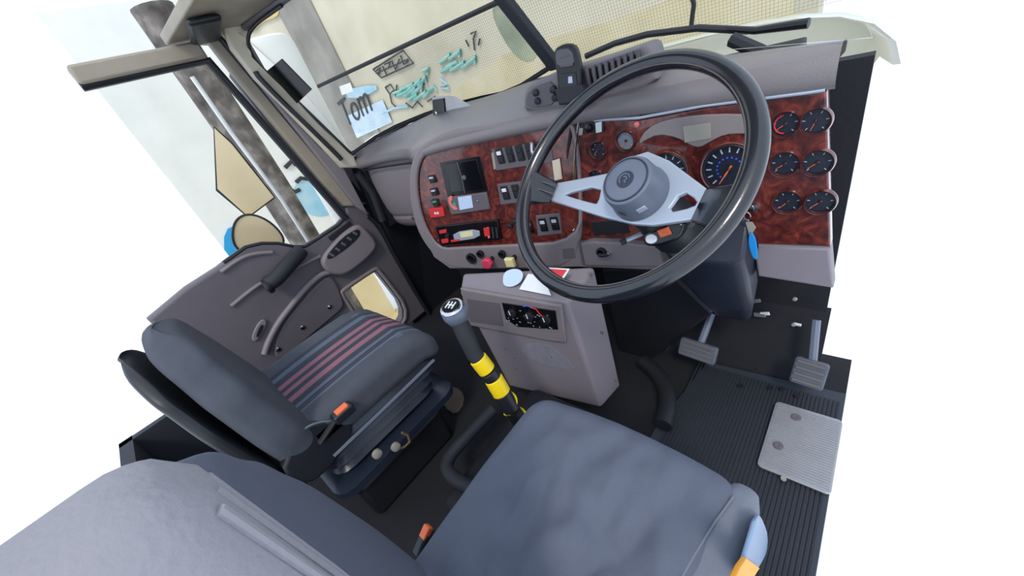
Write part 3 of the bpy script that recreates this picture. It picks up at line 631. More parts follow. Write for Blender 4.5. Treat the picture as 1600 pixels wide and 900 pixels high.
# hub cap
ac, bc = hb.loc(1000,303); hcn = hb.at(ac, bc, 0)
hub = MB().lathe(hcn, WN, [(.056,-.004),(.056,.006),(.053,.012),(.050,.050),(.047,.057),(.040,.060),(.0,.060)], 48).build('hub', hubm, sw)
ht = Plane(hcn+WN*.060, wpn.U, wpn.W)
MB().tube([ht.at(.041*math.cos(q), .041*math.sin(q), .0) for q in [2*math.pi*i/48 for i in range(48)]], .0018, 6, closed=True).build('hub_groove', hubd, hub)
rot = Quaternion(WN, -.35)
e1 = Plane(ht.O, rot @ wpn.U, rot @ wpn.W)
splate('emblem', e1, [circ(0,0,.0165,28)], -.001, .0012, hubd, hub, bev=.0004)
em = MB(); em.tube([e1.at(.010*math.cos(q)-.001,.010*math.sin(q),.0018) for q in [.5+.33*i for i in range(13)]], .0012, 6)
em.tube([e1.at(a,b,.0018) for a,b in ((-.005,.003),(.0,.005),(.004,.001),(.001,-.003),(.006,-.006))], .0016, 6)
em.build('emblem_mark', hubm, hub)
for q, w_ in ((-1.0,.017),(-1.75,.014)):
    d = wpn.U*math.cos(q)+wpn.W*math.sin(q); e_ = WN.cross(d); c = hcn+d*.0515+WN*.026
    M = Matrix((e_, WN, d)).transposed(); MB().box(c,(w_,.013,.003),M).build('hub_window', hubd if q<-1.5 else silver, hub, bevel=.001)
# leather wrapped ends
def pad_(pix, q0):
    pts = [hb.off(-.008).hit(*p) for p in pix[:2]]+[hb.off(.004).hit(*p) for p in pix[:2]]
    rims = [wpn.hit(*p) for p in pix[2:]]
    m_ = MB(); a0, a1 = pts[0], pts[1]; b0, b1 = pts[2], pts[3]
    r0, r1 = rims
    m_.rings([[a0,a1,b1,b0],[(a0*.5+r0*.5)-WN*.008,(a1*.5+r1*.5)-WN*.008,(b1*.5+r1*.5)+WN*.004,(b0*.5+r0*.5)+WN*.004],[r0-WN*.012,r1-WN*.012,r1+WN*.012,r0+WN*.012]])
    return m_.build('spoke_grip', leather, sw, bevel=.004, subsurf=0)
pad_([(872,285),(860,317),(838,268),(818,318)],0)
pad_([(1104,293),(1078,346),(1178,285),(1128,362)],0)
for (A, B, C_) in (((845,284),(858,287),(872,291)),((840,295),(853,299),(866,303))):
    MB().tube([wpn.off(-.012).hit(*A), wpn.off(-.025).hit(*B), wpn.off(-.038).hit(*C_)], .0011, 5).build('grip_stitch', stitch, sw)
# ================================================================== COLUMN
sc = thing('steering_column', 'dark steering column shroud with stalks running down to the floor behind the wheel', 'steering column', tuple(WC-WN*.25))
cb_ = hcn-WN*.012
MB().lathe(cb_, -WN, [(.030,0),(.034,.02),(.050,.03),(.055,.10),(.058,.17),(.045,.2)], 24).build('upper_shroud', black, sc)
# lower cover: wide at the dashboard, tapering to the toe board
def ringat(c, ax, ay, n=4):
    return [c+Vector((a*ax,0,0))+Vector((0,b*ay*.6,b*ay)) for a, b in ((-1,-.7),(-.7,-1),(.7,-1),(1,-.7),(1,.7),(.7,1),(-.7,1),(-1,.7))]
s0 = at(1120,400,y=.80); s1 = at(1140,440,y=.83); s2 = at(1142,485,y=.90)
MB().rings([ringat(at(1100,370,y=.80),.085,.05), ringat(at(1115,410,y=.83),.08,.05), ringat(at(1135,450,y=.87),.065,.045), ringat(at(1146,480,y=.92),.045,.03)]).build('lower_cover', navy, sc, bevel=.01, seg=3)
MB().tube([at(u,v,y=y) for u,v,y in ((1103,398,.775),(1113,440,.80),(1124,465,.83),(1145,484,.87),(1166,492,.91))], .004, 8).build('cover_ridge', navyb, sc)
MB().add([at(u,v,y=.93) for u,v in ((940,420),(1040,418),(1115,490),(1020,560),(975,600),(950,470))]+[at(u,v,y=.93)+Vector((0,.05,0)) for u,v in ((940,420),(1040,418),(1115,490),(1020,560),(975,600),(950,470))],
    [(0,1,2,3,4,5),(11,10,9,8,7,6)]+[(i,(i+1)%6,6+(i+1)%6,6+i) for i in range(6)]).build('side_boot', black, sc, smooth=False, bevel=.01)
MB().tube([at(u,v,y=1.0) for u,v in ((1050,500),(1043,540),(1032,560),(1010,572))], .012, 8).build('boot_fold', rubber, sc)
pt = at(1005,368,y=.72)
MB().tube([at(1010,362,y=.72), at(978,376,y=.68)], [.006,.005], 8).build('indicator_stalk', silver, sc)
MB().tube([at(978,376,y=.68), at(970,380,y=.672)], [.008,.007], 8).build('stalk_tip', rubber, sc)
sp_ = Plane(at(1040,364,y=.655),(1,.1,0),(0,.5,1))
plate('trailer_brake_housing', sp_, [[(1005,366),(1030,352),(1060,345),(1072,352),(1060,374),(1030,384),(1008,384)]], -.03, .006, blackg, sc, bev=.004, sm=1)
plate('hazard_button', sp_, [[(1029,360),(1046,354),(1052,365),(1035,371)]], .004, .014, orange, sc, bev=.002, sm=0, label='orange button')
plate('stalk_paddle', sp_, [[(1010,372),(1014,366),(1025,365),(1030,374),(1022,381),(1012,379)]], .004, .010, white_p, sc, bev=.002, sm=1, label='white paddle')
MB().tube([at(u,v,y=.70) for u,v in ((1060,352),(1078,350),(1086,340))],.008,8).build('wiper_stalk', taupe_d, sc)
# keys
ky = thing('key_bunch', 'bunch of keys with a bright blue tag hanging from the ignition by the wheel rim', 'keys', tuple(at(1167,350,y=.82)))
kc = at(1164,338,y=.83)
MB().tube([kc+Vector((.010*math.cos(q),0,.010*math.sin(q))) for q in [2*math.pi*i/16 for i in range(16)]], .0012, 6, closed=True).build('key_ring', chrome, ky)
kp = Plane(at(1167,355,y=.815),(1,0,0),(0,0,1))
plate('key', kp, [[(1158,350),(1162,342),(1170,343),(1173,352),(1172,362),(1168,376),(1163,385),(1160,362)]], -.001,.0015, chrome, ky, bev=.0005, sm=0)
plate('key', kp, [[(1166,346),(1176,345),(1182,354),(1178,360),(1172,372),(1170,360)]], .003,.0055, lcd, ky, bev=.0005, sm=0)
plate('key', kp, [[(1155,346),(1162,340),(1167,347),(1163,356),(1166,380),(1161,386),(1157,358)]], -.006,-.0035, chrome, ky, bev=.0005, sm=0)
plate('key_tag', kp, [[(1172,362),(1177,360),(1183,372),(1186,398),(1183,403),(1177,398),(1171,378)]], .006,.010, blue_tag, ky, bev=.001, sm=1, label='bright blue plastic tag')

# ================================================================== GEAR STICK
gk = at(712,490,x=-.65); g1 = at(741,553,x=-.615); g2 = at(770,590,x=-.59); g3 = at(800,640,x=-.56); gb = Vector((-.545,.36,-.957))
gs = thing('gear_lever', 'tall gear stick with round grey shift knob and yellow and black tape wrapped shaft', 'gear lever', tuple(gb))
ax = (gk-g1).normalized()
MB().tube([g3, gb],[.020,.022],14).build('lower_shaft', black, gs)
MB().tube([gk-ax*.01, gk*.5+g1*.5, g1, g2*.4+g1*.6],[.020,.021,.019,.018],16).build('rubber_grip', rubber, gs)
kn = Plane(gk+ax*.012, Vector((1,0,0)), ax.cross(Vector((1,0,0))))
kax = (ax*1.0-gk.normalized()*.9+Vector((-.25,0,0))).normalized()
MB().lathe(gk-kax*.030, kax, [(.018,0),(.026,.012),(.031,.030),(.030,.044),(.025,.053),(.0,.056)], 24).build('shift_knob', hubm, gs)
MB().lathe(gk+kax*.012, kax, [(.029,.010),(.027,.0128),(.024,.0138)], 24).build('knob_rim', chrome, gs)
ku = Vector((1,.2,0)); ku = (ku-kax*ku.dot(kax)).normalized(); kf = Plane(gk+kax*.026, ku, kax.cross(ku))
me_ = MB().lathe(gk+kax*.0255, kax, [(.022,0),(.021,.002),(0,.0022)], 20).build('shift_map', blackg, gs)
for a in (-.009, 0, .009): MB().pbox(kf, a-.0014, a+.0014, -.010, .010, .002, .0035).build('map_line', white_p, gs)
MB().pbox(kf, -.009,.009,-.0012,.0012,.002,.0036).build('map_line', white_p, gs)
# tape: spiral of yellow and black bands
def wrap(p0, p1, r, name, m): 
    d = (p1-p0).normalized(); L = (p1-p0).length
    return MB().lathe(p0, d, [(r*.9,0),(r,.002),(r*1.02,L*.5),(r,L-.002),(r*.9,L)], 18).build(name, m, gs)
wrap(g1*.82+g2*.18, g1*.3+g2*.7, .0215, 'yellow_tape', tape)
wrap(g1*.25+g2*.75, g2*.97+g3*.03, .0205, 'black_tape', black)
wrap(g2*.97+g3*.03, g2*.52+g3*.48, .0225, 'yellow_tape', tape)
wrap(g2*.52+g3*.48, g3*1.0, .0210, 'black_tape', black)
def helix(p0, p1, r, turns, m, ph=0, wd=.006):
    d = (p1-p0); L = d.length; d.normalize(); a = d.orthogonal().normalized(); b = d.cross(a); n = int(24*turns)
    return MB().tube([p0+d*L*i/n+(a*math.cos(ph+2*math.pi*turns*i/n)+b*math.sin(ph+2*math.pi*turns*i/n))*r for i in range(n+1)], wd, 5)
helix(g2*.5+g3*.5, g3*.6+gb*.4, .0205, 2.4, tape, 0, .005).build('tape_spiral', tape, gs)
MB().lathe(gb,(0,0,1),[(.10,0),(.095,.02),(.06,.04),(.065,.055),(.04,.07),(.045,.085),(.024,.1)],24).build('lever_boot', rubber, gs)

# ================================================================== TUNNEL, MATS, PLATE
tn_ = thing('tunnel_cover', 'dark rubber engine tunnel cover with a rounded grey rim between the seats', 'floor cover', (-.62,.3,FLOOR))
tl = [at(u,v,z=-.93) for u,v in ((740,590),(715,640),(693,700),(690,722),(700,745),(740,775))]
MB().box((-.60,.34,-1.02),(.30,.46,.12)).build('tunnel_block', floor_m, tn_, bevel=.03, seg=3)
MB().tube(smooth_poly([at(u,v,z=-.945) for u,v in ((770,640),(722,690),(700,715),(697,735),(715,752),(745,765))],2,False), .020, 10).build('rim', rubber, tn_)
o = plate('carpet_patch', Plane((0,0,FLOOR),(1,0,0),(0,1,0)), [[(688,618),(702,605),(722,610),(728,630),(712,650),(696,640)]], .0, .01, carpet_tan, None, bev=.003, sm=1, origin=tuple(at(705,625,z=FLOOR)))
tag(o, 'worn tan patch of carpet on the floor beside the passenger seat base', 'carpet')
mt = thing('driver_mat', 'ribbed dark blue grey rubber mat in the driver footwell', 'floor mat', (-.15,.6,FLOOR))
mx0, mx1, my0, my1 = -.345, .05, .325, .985
mpl = Plane((0,0,FLOOR),(1,0,0),(0,1,0))
splate('mat_base', mpl, [[(mx0-.03,my0),(mx1,my0),(mx1,my1+.02),(mx0+.03,my1),(mx0-.02,.66)]], .0, .010, matm, mt, bev=.002)
m_ = MB(); x = mx0+.012
while x < mx1-.004:
    y1 = my1-.02; y0 = my0+.01
    m_.box((x,(y0+y1)/2,FLOOR+.0115),(.0045,y1-y0,.005)); x += .0095
m_.build('ribs', rubber, mt, smooth=False)['kind'] = 'stuff'
for u, v in ((1157,603),(1203,606),(1222,608),(1245,618),(1202,678),(1183,575)):
    c = at(u,v,z=FLOOR+.014); MB().lathe(c,(0,0,1),[(.009,0),(.008,.003),(0,.003)],10).build('stud', black, mt)
fp = thing('heel_plate', 'ribbed aluminium heel plate with dark screws on the driver mat', 'heel plate', (-.02,.75,FLOOR+.016))
hpl = Plane((0,0,FLOOR+.016),(1,0,0),(0,1,0))
splate('plate_sheet', hpl, [rrect(-.098,.052,.665,.895,.012)], 0, .006, alu, fp, bev=.0015)
m_ = MB()
for i in range(28): m_.box((-.022,.678+i*.0076,FLOOR+.0225),(.140,.0028,.003))
m_.build('tread_ribs', alu, fp, smooth=False)['kind'] = 'stuff'
for u, v in ((1216,696),(1244,652)):
    c = at(u,v,z=FLOOR+.024); MB().lathe(c,(0,0,1),[(.012,0),(.011,.002),(.004,.003),(0,.001)],14).build('screw', taupe_d, fp)
c = at(1224,748,z=FLOOR+.02); MB().lathe(c,(0,0,1),[(.007,0),(.006,.004),(0,.004)],10).build('stud', lcd, mt)
hose_m = mat('hose_black',(20,22,28),.6)
o = MB().tube(smooth_poly([at(u,v,z=-1.03) for u,v in ((1005,565),(1025,580),(1040,605),(1044,635),(1036,665))],2,False), .026, 14).build('heater_hose', hose_m, None, origin=tuple(at(1040,620,z=-1.03))); tag(o, 'thick dark rubber hose on the floor between the console and the driver mat', 'hose')
# pedals
pedal_m = mat('worn_pedal',(78,84,98),.6,var=.3,scale=60)
def pedal(name, lab, cu, cv, w_, h_, y, arm):
    c = at(cu,cv,y=y); t = thing(name, lab, 'pedal', tuple(c)); 
    P_ = Plane(c, (1,-.08,-.03), (0,.55,.85))
    splate('pad', P_, [rrect(-w_/2,w_/2,-h_/2,h_/2,.008)], -.012, .008, pedal_m, t, bev=.004)
    for i in range(4):
        b = -h_*.36+i*h_*.24; MB().pbox(P_, -w_*.42, w_*.42, b-h_*.05, b+h_*.05, .007, .012).build('pad_rib', stitch, t, bevel=.001)
    MB().tube([c+P_.W*h_*.3-P_.N*.012, at(*arm, y=y+.09)], .011, 8).build('pedal_arm', hubm, t)
pedal('clutch_pedal', 'worn grey clutch pedal with ribbed pad left of the footwell', 1090,548,.112,.058,.90,(1112,490))
pedal('brake_pedal', 'worn grey brake pedal with ribbed pad at the right edge of the footwell', 1264,583,.075,.075,.93,(1275,500))

# ================================================================== SEATS
def wr(p, s_, a): return noise.noise(Vector((p.x*s_, p.y*s_, p.z*s_)))*a
# driver seat
DS = thing('driver_seat', 'blue grey canvas covered driver seat in the foreground', 'seat', (-.24,.1,FLOOR))
def dcush(p, hx, hy, hz):
    u, v = p.x/hx, p.y/hy
    if p.z > -.01:
        p.z += .012*(1-u*u)*(1-v*v)+.010*v
        k = max(0, 1-abs(u)**4)*max(0, 1-abs(v)**4)
        p.z += k*(.013*noise.noise(Vector((u*1.4+v*1.5, v*2.6-u*2.2, 3.3)))+.010*noise.noise(Vector((u*4-v*3, v*3+u*5, 9))))
        p.z -= k*.016*math.exp(-((u-.25-.55*v)/.09)**2)*(.4+.6*math.sin(v*3+1)**2)+k*.016*math.exp(-((v-.35+.25*u)/.08)**2)*max(0,u+.2)+k*.012*math.exp(-((u+.25-.15*v)/.18)**2-((v+.1)/.45)**2)+k*.012*math.exp(-((v+.05+.5*u)/.08)**2)*max(0,u)
    if v > 0: p.x += .012*u*v
    p.y += .018*(1-u*u) if v > .5 else 0
    if u < 0: p.x -= .016*(1-v*v)*(-u)
    return p
finish('seat_cushion', rbox_mesh((-.252,.095,-.668), (.375,.50,.135), .045, 70, dcush), seat_m, DS)
MB().tube(smooth_poly([Vector((x,y,z)) for x,y,z in ((-.125,-.1,-.5985),(-.105,.1,-.5965),(-.086,.24,-.5965),(-.070,.315,-.600))],2,False), .002, 6).build('piping', seat_s, DS)
def sidefn(p, hx, hy, hz):
    return p
def skf(p, hx, hy, hz):
    v = (p.y/hy+1)/2; xin = -.150+.065*v; xout = -.062+.024*v; k = (p.x/hx+1)/2
    p.x = xin+(xout-xin)*k; p.z -= (.006*max(0,k-.4)+.012*max(0,v-.85)/.15) if p.z > 0 else 0
    return p
finish('side_skirt', rbox_mesh((0,.106,-.659),(.05,.495,.122),.022,18,skf), seat_s, DS, label='lighter grey side panel')
MB().box((-.24,.09,-.80),(.34,.40,.14)).build('suspension_cover', black, DS, bevel=.03)
MB().box((-.24,.09,-.985),(.36,.42,.16)).build('seat_base', black, DS, bevel=.02)
guard_m = mat('guard_plastic',(128,148,176),.4)
# height adjuster guard: pale blue lobe with an amber tag
adj = Plane((-.02,.1,-.74),(0,1,0),(0,0,1))
plate('adjuster_guard', Plane((-.038,0,0),(0,1,0),(0,0,1)), [[(1182,800),(1190,812),(1198,835),(1196,862),(1184,885),(1168,905),(1150,905),(1165,860)]], -.003, .003, guard_m, DS, bev=.003, sm=1, label='pale blue grey plastic guard')
plate('amber_tag', Plane((-.033,0,0),(0,1,0),(0,0,1)), [[(1162,870),(1184,886),(1172,903),(1158,915),(1142,905),(1152,884)]], -.002, .003, amber, DS, bev=.001, sm=0, label='amber tag')
# backrest
def backrest(name, seatx, pts, half, depth, m, par, lean, z0, zt, sd=1):
    """rounded slab whose far edge bulges at mid height; pts = half width at heights"""
    rows = []; n = 22
    for i in range(n+1):
        t = i/n; z = z0+(zt-z0)*t; hw = None
        for (ta, wa), (tb, wb) in zip(pts, pts[1:]):
            if ta <= t <= tb: k = (t-ta)/(tb-ta); k = k*k*(3-2*k); hw = wa+(wb-wa)*k
        d = depth*(1-.35*t)*(math.sqrt(max(0,1-((t-.9)/.1)**2)) if t > .9 else 1)
        d = max(d, .004); yc = lean*t
        ring = []
        for a in range(28):
            q = 2*math.pi*a/28; cx_ = math.copysign(abs(math.cos(q))**.45, math.cos(q)); cy_ = math.copysign(abs(math.sin(q))**.6, math.sin(q))
            ring.append(Vector((seatx+cx_*hw, half+yc+cy_*d/2-(.02*(1-cx_*cx_) if cy_ > 0 else 0), z)))
        rows.append(ring)
    return MB().rings(rows).build(name, m, par, subsurf=1)
backrest('backrest', -.31, [(0,.15),(.25,.20),(.5,.20),(.7,.16),(.86,.10),(1,.03)], -.060, .13, seat_m, DS, -.035, -.64, -.16)
bol = finish('side_bolster', rbox_mesh((-.172,-.113,-.35), (.06,.16,.54), .024, 24, None, Matrix.Rotation(.01,3,'X')), bolster_m, DS, label='pale grey ribbed bolster')
for dx, w_ in ((-.012,.0022),(.000,.0016),(.012,.0022)):
    MB().tube([Vector((-.168+dx,-.0355-abs(dx)*.12,-.105)),Vector((-.168+dx,-.0335-abs(dx)*.12,-.2)),Vector((-.168+dx,-.0332-abs(dx)*.12,-.6))], w_, 8).build('bolster_seam', bolster_m, DS)
# driver's belt buckle
bk_ = thing('driver_seat_buckle', 'belt buckle with orange release button left of the driver seat', 'buckle', tuple(at(672,860,x=-.48)))
c = at(675,850,x=-.48); Mx = Matrix.Rotation(.5,3,'X')
MB().box(c,(.022,.04,.07),Mx).build('buckle_body', black, bk_, bevel=.006)
MB().box(c+Vector((0,.005,.036)),(.016,.022,.012),Mx).build('release_button', orange, bk_, bevel=.002)
MB().box(c+Vector((-.0,-.02,-.08)),(.006,.02,.12),Mx).build('buckle_stalk', rubber, bk_)

# passenger seat
PSC = Vector((-1.125,.16,FLOOR))
PS = thing('passenger_seat', 'charcoal passenger seat with pink and blue striped cushion on black suspension bellows', 'seat', tuple(PSC))
def pc_(p, hx, hy, hz):
    u, v = p.x/hx, p.y/hy
    if p.z > 0: p.z += .010*(1-v*v)+.014*abs(u)**3*(1 if v<.6 else .5)
    if v > .7: p.z -= .03*(v-.7)/.3
    return p
finish('seat_cushion', rbox_mesh((-1.125,.18,-.655), (.44,.46,.095), .042, 26, pc_), pseat, PS)
def st_(p, hx, hy, hz):
    u, v = p.x/hx, p.y/hy
    if p.z > 0: p.z += .010*(1-v*v)-.004+.0045*abs(math.sin(u*math.pi*6))
    if v > .7: p.z -= .03*(v-.7)/.3
    return p
si = rbox_mesh((0,0,0), (.34,.445,.09), .03, 60, st_)
si.transform(Matrix.Translation((-1.12,.183,-.647)))
o = finish('striped_insert', si, stripe, None, origin=(-1.12,.183,-.647)); o.parent = PS; o.location = Vector((-1.12,.183,-.647))-PSC
o['label'] = 'pink and dark blue fluted insert'
m_ = MB()
def sq(z, hx, hy, cy, r=.05): return [Vector((-1.135+a,cy+b,z)) for a,b in rrect(-hx,hx,-hy,hy,r,3)]
rs = []
for i in range(9):
    k = i/8; o_ = .012 if i % 2 else -.008
    rs.append(sq(-.700-.16*k, .205-.05*k+o_, .215-.04*k+o_, .18-.02*k))
m_.rings(rs).build('suspension_bellows', navyb, PS)
MB().rings([sq(-.86,.17,.20,.17),sq(-.875,.20,.23,.17),sq(-.90,.20,.23,.17),sq(-.92,.15,.19,.17)]).build('suspension_pan', navyb, PS)
MB().box((-1.105,.15,-1.0),(.28,.34,.16)).build('pedestal', black, PS, bevel=.02)
MB().tube(smooth_poly([Vector((-.905,.0,-.715)),Vector((-.902,.2,-.71)),Vector((-.905,.36,-.706))],1,False), .005, 6).build('shell_edge', hubm, PS)
plate('recliner_cover', Plane((-.905,0,0),(0,1,0),(0,0,1)), [[(440,742),(452,705),(465,677),(492,659),(540,657),(556,668),(540,700),(512,738),(480,760)]], -.03, .0, black, PS, bev=.008, sm=1)
MB().tube(smooth_poly([at(u,v,x=-.90) for u,v in ((450,706),(464,678),(491,660),(526,657))],2,False), .0025, 6).build('cover_edge', hubm, PS)
for u, v in ((588,708),(617,697)): 
    c = at(u,v,x=-.9); MB().lathe(c,(1,0,0),[(.014,0),(.013,.01),(.006,.012),(0,.012)],14).build('base_bolt', lcd, PS)
MB().tube([at(u,v,x=-.9) for u,v in ((628,676),(637,680),(640,690),(632,698),(622,702))],.004,8).build('base_lever', stick_tan, PS)
backrest('backrest', -1.13, [(0,.22),(.3,.245),(.6,.235),(.82,.18),(.94,.12),(1,.04)], -.025, .14, pseat, PS, -.06, -.68, -.27)
backrest('backrest_shell', -1.13, [(0,.20),(.3,.20),(.6,.20),(.82,.17),(.94,.11),(1,.03)], -.10, .06, black, PS, -.06, -.78, -.29)
bu = thing('passenger_seat_buckle', 'belt buckle with orange release button on the passenger seat corner', 'buckle', tuple(at(538,645,x=-.88)))
c = at(536,645,x=-.895); MB().box(c,(.03,.055,.026)).build('buckle_body', black, bu, bevel=.005)
MB().box(c+Vector((.002,.002,.014)),(.020,.034,.008)).build('release_button', orange, bu, bevel=.002)
MB().tube([c+Vector((0,-.02,0)),c+Vector((-.01,-.08,-.03))],.008,8).build('buckle_stalk', black, bu)

# ================================================================== OUTSIDE
GZ = -2.3
o = MB().box((-3,4,GZ-.05),(60,60,.1)).build('ground', pale_ground, None, smooth=False, origin=(0,0,GZ)); o['kind'] = 'structure'
o = MB().box((-3.3,1.75,GZ+.01),(1.9,2.6,.03)).build('yard_slab', ground_m, None, smooth=False, origin=(-3.3,1.8,GZ)); o['kind'] = 'structure'
strip_m = rough_wall('grey_strip',(120,116,108),(142,138,130),(164,160,150),2)
gw = thing('yard_wall', 'tall old rendered wall with graffiti beyond the windscreen', 'wall', (-3,3.0,GZ))
YW = 3.0
wp_ = Plane((0,YW,0),(1,0,0),(0,0,1))
MB().box((-4.9,YW+.1,-.1),(9.1,.2,4.6)).build('wall_render', wall_m, gw, smooth=False)
plate('yellow_band', wp_, [[(760,95),(860,60),(1000,20),(1130,-40),(1240,-30),(1240,40),(1130,60),(1000,110),(860,150),(740,190),(640,215)]], 0, .006, wall_y, gw, bev=.001, sm=1)
plate('grey_strip', wp_, [[(415,-20),(476,-20),(545,120),(625,260),(560,260),(490,120)]], 0, .02, strip_m, gw, bev=.002, sm=0)
plate('grey_strip', wp_, [[(760,10),(800,0),(850,90),(810,100)]], 0, .01, rough_wall('stain',(120,130,110),(150,156,132),(176,178,150),3), gw, bev=.002, sm=2)
plate('blue_patch', wp_, [[(545,180),(600,155),(615,190),(560,215)]], .021, .026, rough_wall('pale_blue_patch',(176,200,222),(196,214,232),(205,222,235),5), gw, bev=.001, sm=0)
plate('blue_patch', wp_, [[(540,140),(590,130),(592,142),(548,156)]], .021, .026, paint_blue, gw, bev=.001, sm=1)
plate('white_patch', wp_, [[(533,134),(550,128),(555,142),(537,148)]], .026, .030, white_w, gw, bev=.001, sm=0)
plate('pale_patch', wp_, [[(572,215),(640,190),(700,165),(705,180),(620,215),(572,235)]], .021, .026, white_w, gw, bev=.001, sm=1)
def scrawl(paths, r=.012, nm='black_scrawl', m=ink):
    m_ = MB()
    for p in paths: m_.tube([wp_.at(*wp_.loc(u,v),.02) for u,v in p], r, 5)
    return m_.build(nm, m, gw)
scrawl([[(616,146),(630,140),(622,150),(642,140),(634,150),(652,136),(646,148),(664,130),(660,142)],[(628,140),(648,130),(640,140),(660,124),(656,134),(668,118),(668,128)],[(640,156),(654,146),(650,156),(668,142),(664,152),(680,134),(684,142)],
  [(690,98),(706,84),(704,92),(722,78),(720,88)],[(692,112),(710,100),(706,110),(728,96),(724,106),(746,88),(744,98)],[(700,104),(716,96)],[(662,110),(672,106),(670,116)]], .018, 'teal_scrawl', paint_teal)
scrawl([[(600,176),(620,168),(640,166)],[(690,122),(700,130),(690,136),(704,138)]], .014, 'teal_scrawl', paint_blue)
plate('tan_patch', wp_, [[(385,48),(400,22),(425,4),(440,14),(436,26),(412,34),(398,50)]], .021,.03, mat('tan_patch',(214,184,128),.8,var=.2), gw, bev=.001, sm=1)
# boxed lettering
scrawl([[(585,108),(632,78),(648,98),(598,121),(585,108)],[(590,110),(596,105),(594,116)],[(600,103),(606,116)],[(603,100),(612,96),(609,106)],[(614,94),(620,108),(626,92)],[(628,86),(633,100),(640,94)],[(590,114),(640,92)]], .009)
scrawl([[(604,136),(612,131),(618,140),(611,146),(604,136)],[(611,146),(614,160),(620,166)],[(622,132),(620,150)],[(636,160),(646,168),(654,158),(662,166)],[(670,158),(682,150)],[(738,52),(746,48),(742,60),(744,78)],[(730,62),(735,72)],[(752,60),(750,70)]], .009)
# the word on the pale blue patch
cu_ = bpy.data.curves.new('t','FONT'); cu_.body = 'Tom'; cu_.size = .26; cu_.extrude = .004; cu_.shear = .3; cu_.offset = -.002
to = bpy.data.objects.new('t', cu_); COL.objects.link(to); dg = bpy.context.evaluated_depsgraph_get(); me = bpy.data.meshes.new_from_object(to.evaluated_get(dg)); bpy.data.objects.remove(to)
tp = wp_.hit(545,198); tq = wp_.hit(588,170); tv = (tq-tp); Lw = max(v.co.x for v in me.vertices); s_ = tv.length/Lw
T = Plane(tp+Vector((0,-.03,0)), tv, Vector((0,0,1)))
me.transform(T.mat() @ Matrix.Scale(s_,4)); finish('painted_word', me, ink, gw, smooth=False)
# side yard wall seen through the passenger window
XW = -4.2
sw_ = thing('side_yard_wall', 'white painted wall with blue spray paint beyond the passenger window', 'wall', (XW,1,GZ))
xp = Plane((XW,0,0),(0,1,0),(0,0,1))
MB().box((XW-.1,.99,-.6),(.2,1.08,3.4)).build('wall_render', white_w, sw_, smooth=False)
MB().box((XW+.005,.99,-1.85),(.03,1.08,.85)).build('lower_band', ground_m, sw_, smooth=False)
plate('blue_spray', xp, [[(455,300),(470,275),(500,270),(520,300),(528,330),(500,340),(470,330)]], 0,.01, paint_blue, sw_, bev=.001, sm=2)
plate('blue_spray', xp, [[(350,360),(372,350),(400,345),(420,372),(380,400),(350,400)]], 0,.01, mat('deep_blue_paint',(40,150,205),.7), sw_, bev=.001, sm=1)
plate('rust_patch', xp, [[(350,160),(372,180),(395,215),(385,235),(365,210),(350,200)]], 0,.01, mat('rust_patch',(196,150,88),.9,var=.3), sw_, bev=.001, sm=1)
m_ = MB()
for p in ([(445,262),(455,252),(462,258)],[(462,285),(470,278),(480,280)],[(452,295),(460,300),(468,296)]):
    m_.tube([xp.at(*xp.loc(u,v),.01) for u,v in p], .02, 5)
m_.build('black_scrawl', ink, sw_)
a = at(398,215,x=-3.2); b = at(480,395,x=-3.2); px_ = (a.y+b.y)/2; 
o = MB().tube([Vector((-3.2,at(425,290,x=-3.2).y-.05,GZ)), Vector((-3.2,at(425,290,x=-3.2).y,-.3)), Vector((-3.2,at(425,290,x=-3.2).y-.02,.8))], [.11,.11,.11], 14).build('weathered_post', post_m, None, origin=(-3.2,.9,GZ)); tag(o, 'thick weathered grey post outside the passenger window', 'post')
# exhaust stack / white column by the cab corner
cc = at(455,150,x=-2.1); cl_ = MB().lathe((cc.x,cc.y,GZ),(0,0,1),[(.05,0),(.05,1.5),(.125,1.6),(.125,2.2),(.128,2.22),(.128,2.62),(.120,2.65),(.10,2.66)],36).build('exhaust_stack', white_w, None, origin=(cc.x,cc.y,GZ)); tag(cl_, 'white upright column standing outside the left corner of the windscreen', 'column')
# bonnet
bn = thing('bonnet', 'pale painted truck bonnet below the windscreen', 'bonnet', (-.72,1.6,-.4))
rows = []
for y, hz, hw in ((1.46,-.135,.74),(1.5,-.130,.74),(1.6,-.15,.72),(2.0,-.20,.68),(2.3,-.36,.62)):
    rows.append([Vector((-.72+hw*math.sin(t)*1.0, y, hz-.22*(1-math.cos(t))**2)) for t in [-1.5+3.0*i/16 for i in range(17)]])
MB().grid(rows).build('bonnet_skin', bonnet_m, bn)
MB().box((-.80,1.13,-.17),(1.3,.08,.02)).build('scuttle', rubber, bn, bevel=.004)
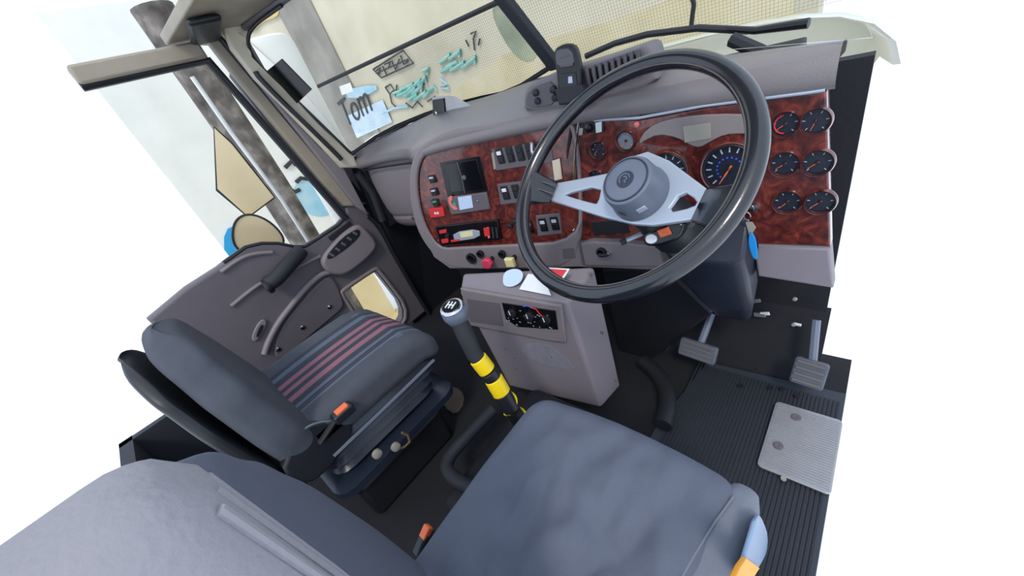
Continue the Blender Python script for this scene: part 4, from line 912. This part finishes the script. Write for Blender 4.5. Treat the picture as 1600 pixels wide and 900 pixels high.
# wipers
def wiper(lab, pts, blade):
    t = thing('windscreen_wiper', lab, 'wiper', tuple(pts[0])); MB().tube(pts,[.010,.008,.006][:len(pts)],8).build('wiper_arm', black, t); MB().tube(blade,.008,8).build('wiper_blade', rubber, t)
wiper('black wiper lying along the base of the windscreen left of the centre post', [at(700,178,y=1.2),at(760,160,y=1.17),at(800,145,y=1.15)], [at(575,228,y=1.0),at(640,190,y=1.12),at(700,168,y=1.16),at(790,150,y=1.16)])
wiper('black wiper arching above the vent pod right of the centre post', [at(1264,36,y=1.14),at(1180,48,y=1.16),at(1090,42,y=1.18)], [at(915,88,y=1.14),at(960,68,y=1.15),at(1010,54,y=1.16),at(1090,44,y=1.17),at(1170,48,y=1.17)])
o = MB().tube([at(1144,62,y=1.12),at(1180,78,y=1.1),at(1210,92,y=1.08)], .016, 8).build('wiper_link', rubber, None, origin=tuple(at(1144,62,y=1.12))); tag(o, 'dark wiper linkage bar on the scuttle at the upper right', 'wiper linkage')
o = MB().tube(smooth_poly([at(u,v,y=1.22) for u,v in ((1078,-10),(1085,5),(1082,22),(1080,44))],2,False), .006, 8).build('washer_hose', rubber, None, origin=tuple(at(1080,44,y=1.22))); tag(o, 'thin dark washer hose curling up in front of the mesh right of the post', 'hose')
# stone guard
sg = thing('stone_guard', 'black framed wire mesh stone guard in front of the windscreen', 'stone guard', (-.8,1.35,-.1))
mp_ = Plane(at(500,135,y=1.28), Vector((1,.10,0)), Vector((0,-.35,1)))
A0 = mp_.loc(480,143); A1 = mp_.loc(778,3); 
ba, bb = A0[0]-.1, 2.75; lowb = -.34; slope = (A1[1]-A0[1])/(A1[0]-A0[0])
def topb(a): return A0[1]+slope*(a-A0[0])
MB().tube([mp_.at(ba,topb(ba)), mp_.at(bb,topb(bb))], .010, 8).build('top_rail', rubber, sg)
m_ = MB(); P = .0105
a = ba
while a < bb:
    m_.tube([mp_.at(a,lowb), mp_.at(a,topb(a))], .00022 if a < A0[0]+.9 else .0005, 4); a += P
b = lowb
while b < topb(bb):
    m_.tube([mp_.at(ba,b), mp_.at(bb,b)], .0006, 4); b += P
m_.build('wire_mesh', mat('mesh_wire',(120,126,126),.5), sg, smooth=False)['kind'] = 'stuff'
# mirrors on the passenger door
mi = thing('door_mirror', 'large rectangular door mirror with white bracket outside the passenger window', 'mirror', tuple(at(420,330,x=-2.05)))
mpn = Plane((-2.05,0,0),(0,1,0),(0,0,1)); mh = Plane(at(395,290,x=-2.05),(.25,1,0),(0,0,1))
plate('mirror_glass', mh, [[(335,200),(362,225),(428,308),(388,338),(340,295)]], 0,.006, mirror_reflection_tan, mi, bev=.001, sm=0)
plate('mirror_back', mh, [[(333,196),(363,222),(431,309),(388,341),(337,298)]], -.03,-.001, black, mi, bev=.004, sm=0)
MB().tube([at(u,v,x=-2.02) for u,v in ((300,120),(361,207),(440,312),(486,384),(510,420))], .0085, 8).build('mirror_bracket', white_p, mi)
sm_ = thing('spot_mirror', 'round convex spot mirror with dark rim at the lower left of the passenger window', 'mirror', tuple(at(402,365,x=-2.0)))
rp2 = Plane(at(402,365,x=-2.0),(.2,1,0),(0,0,1))
ec = [rp2.loc(u,v) for u,v in ((362,372),(366,345),(385,333),(412,340),(435,358),(446,378),(430,400),(395,402),(370,390))]
ep = [rp2.at(p[0],p[1],.002) for p in smooth_poly(ec,2)]
MB().tube(ep,.005,8,closed=True).build('mirror_rim', black, sm_)
finish('mirror_glass', plate_mesh(rp2,[smooth_poly(ec,2)],-.004,.001,.0005), mirror_reflection_tan, sm_)
MB().tube([at(440,385,x=-2.0),at(480,390,x=-1.98)],.006,8).build('mirror_arm', white_p, sm_)
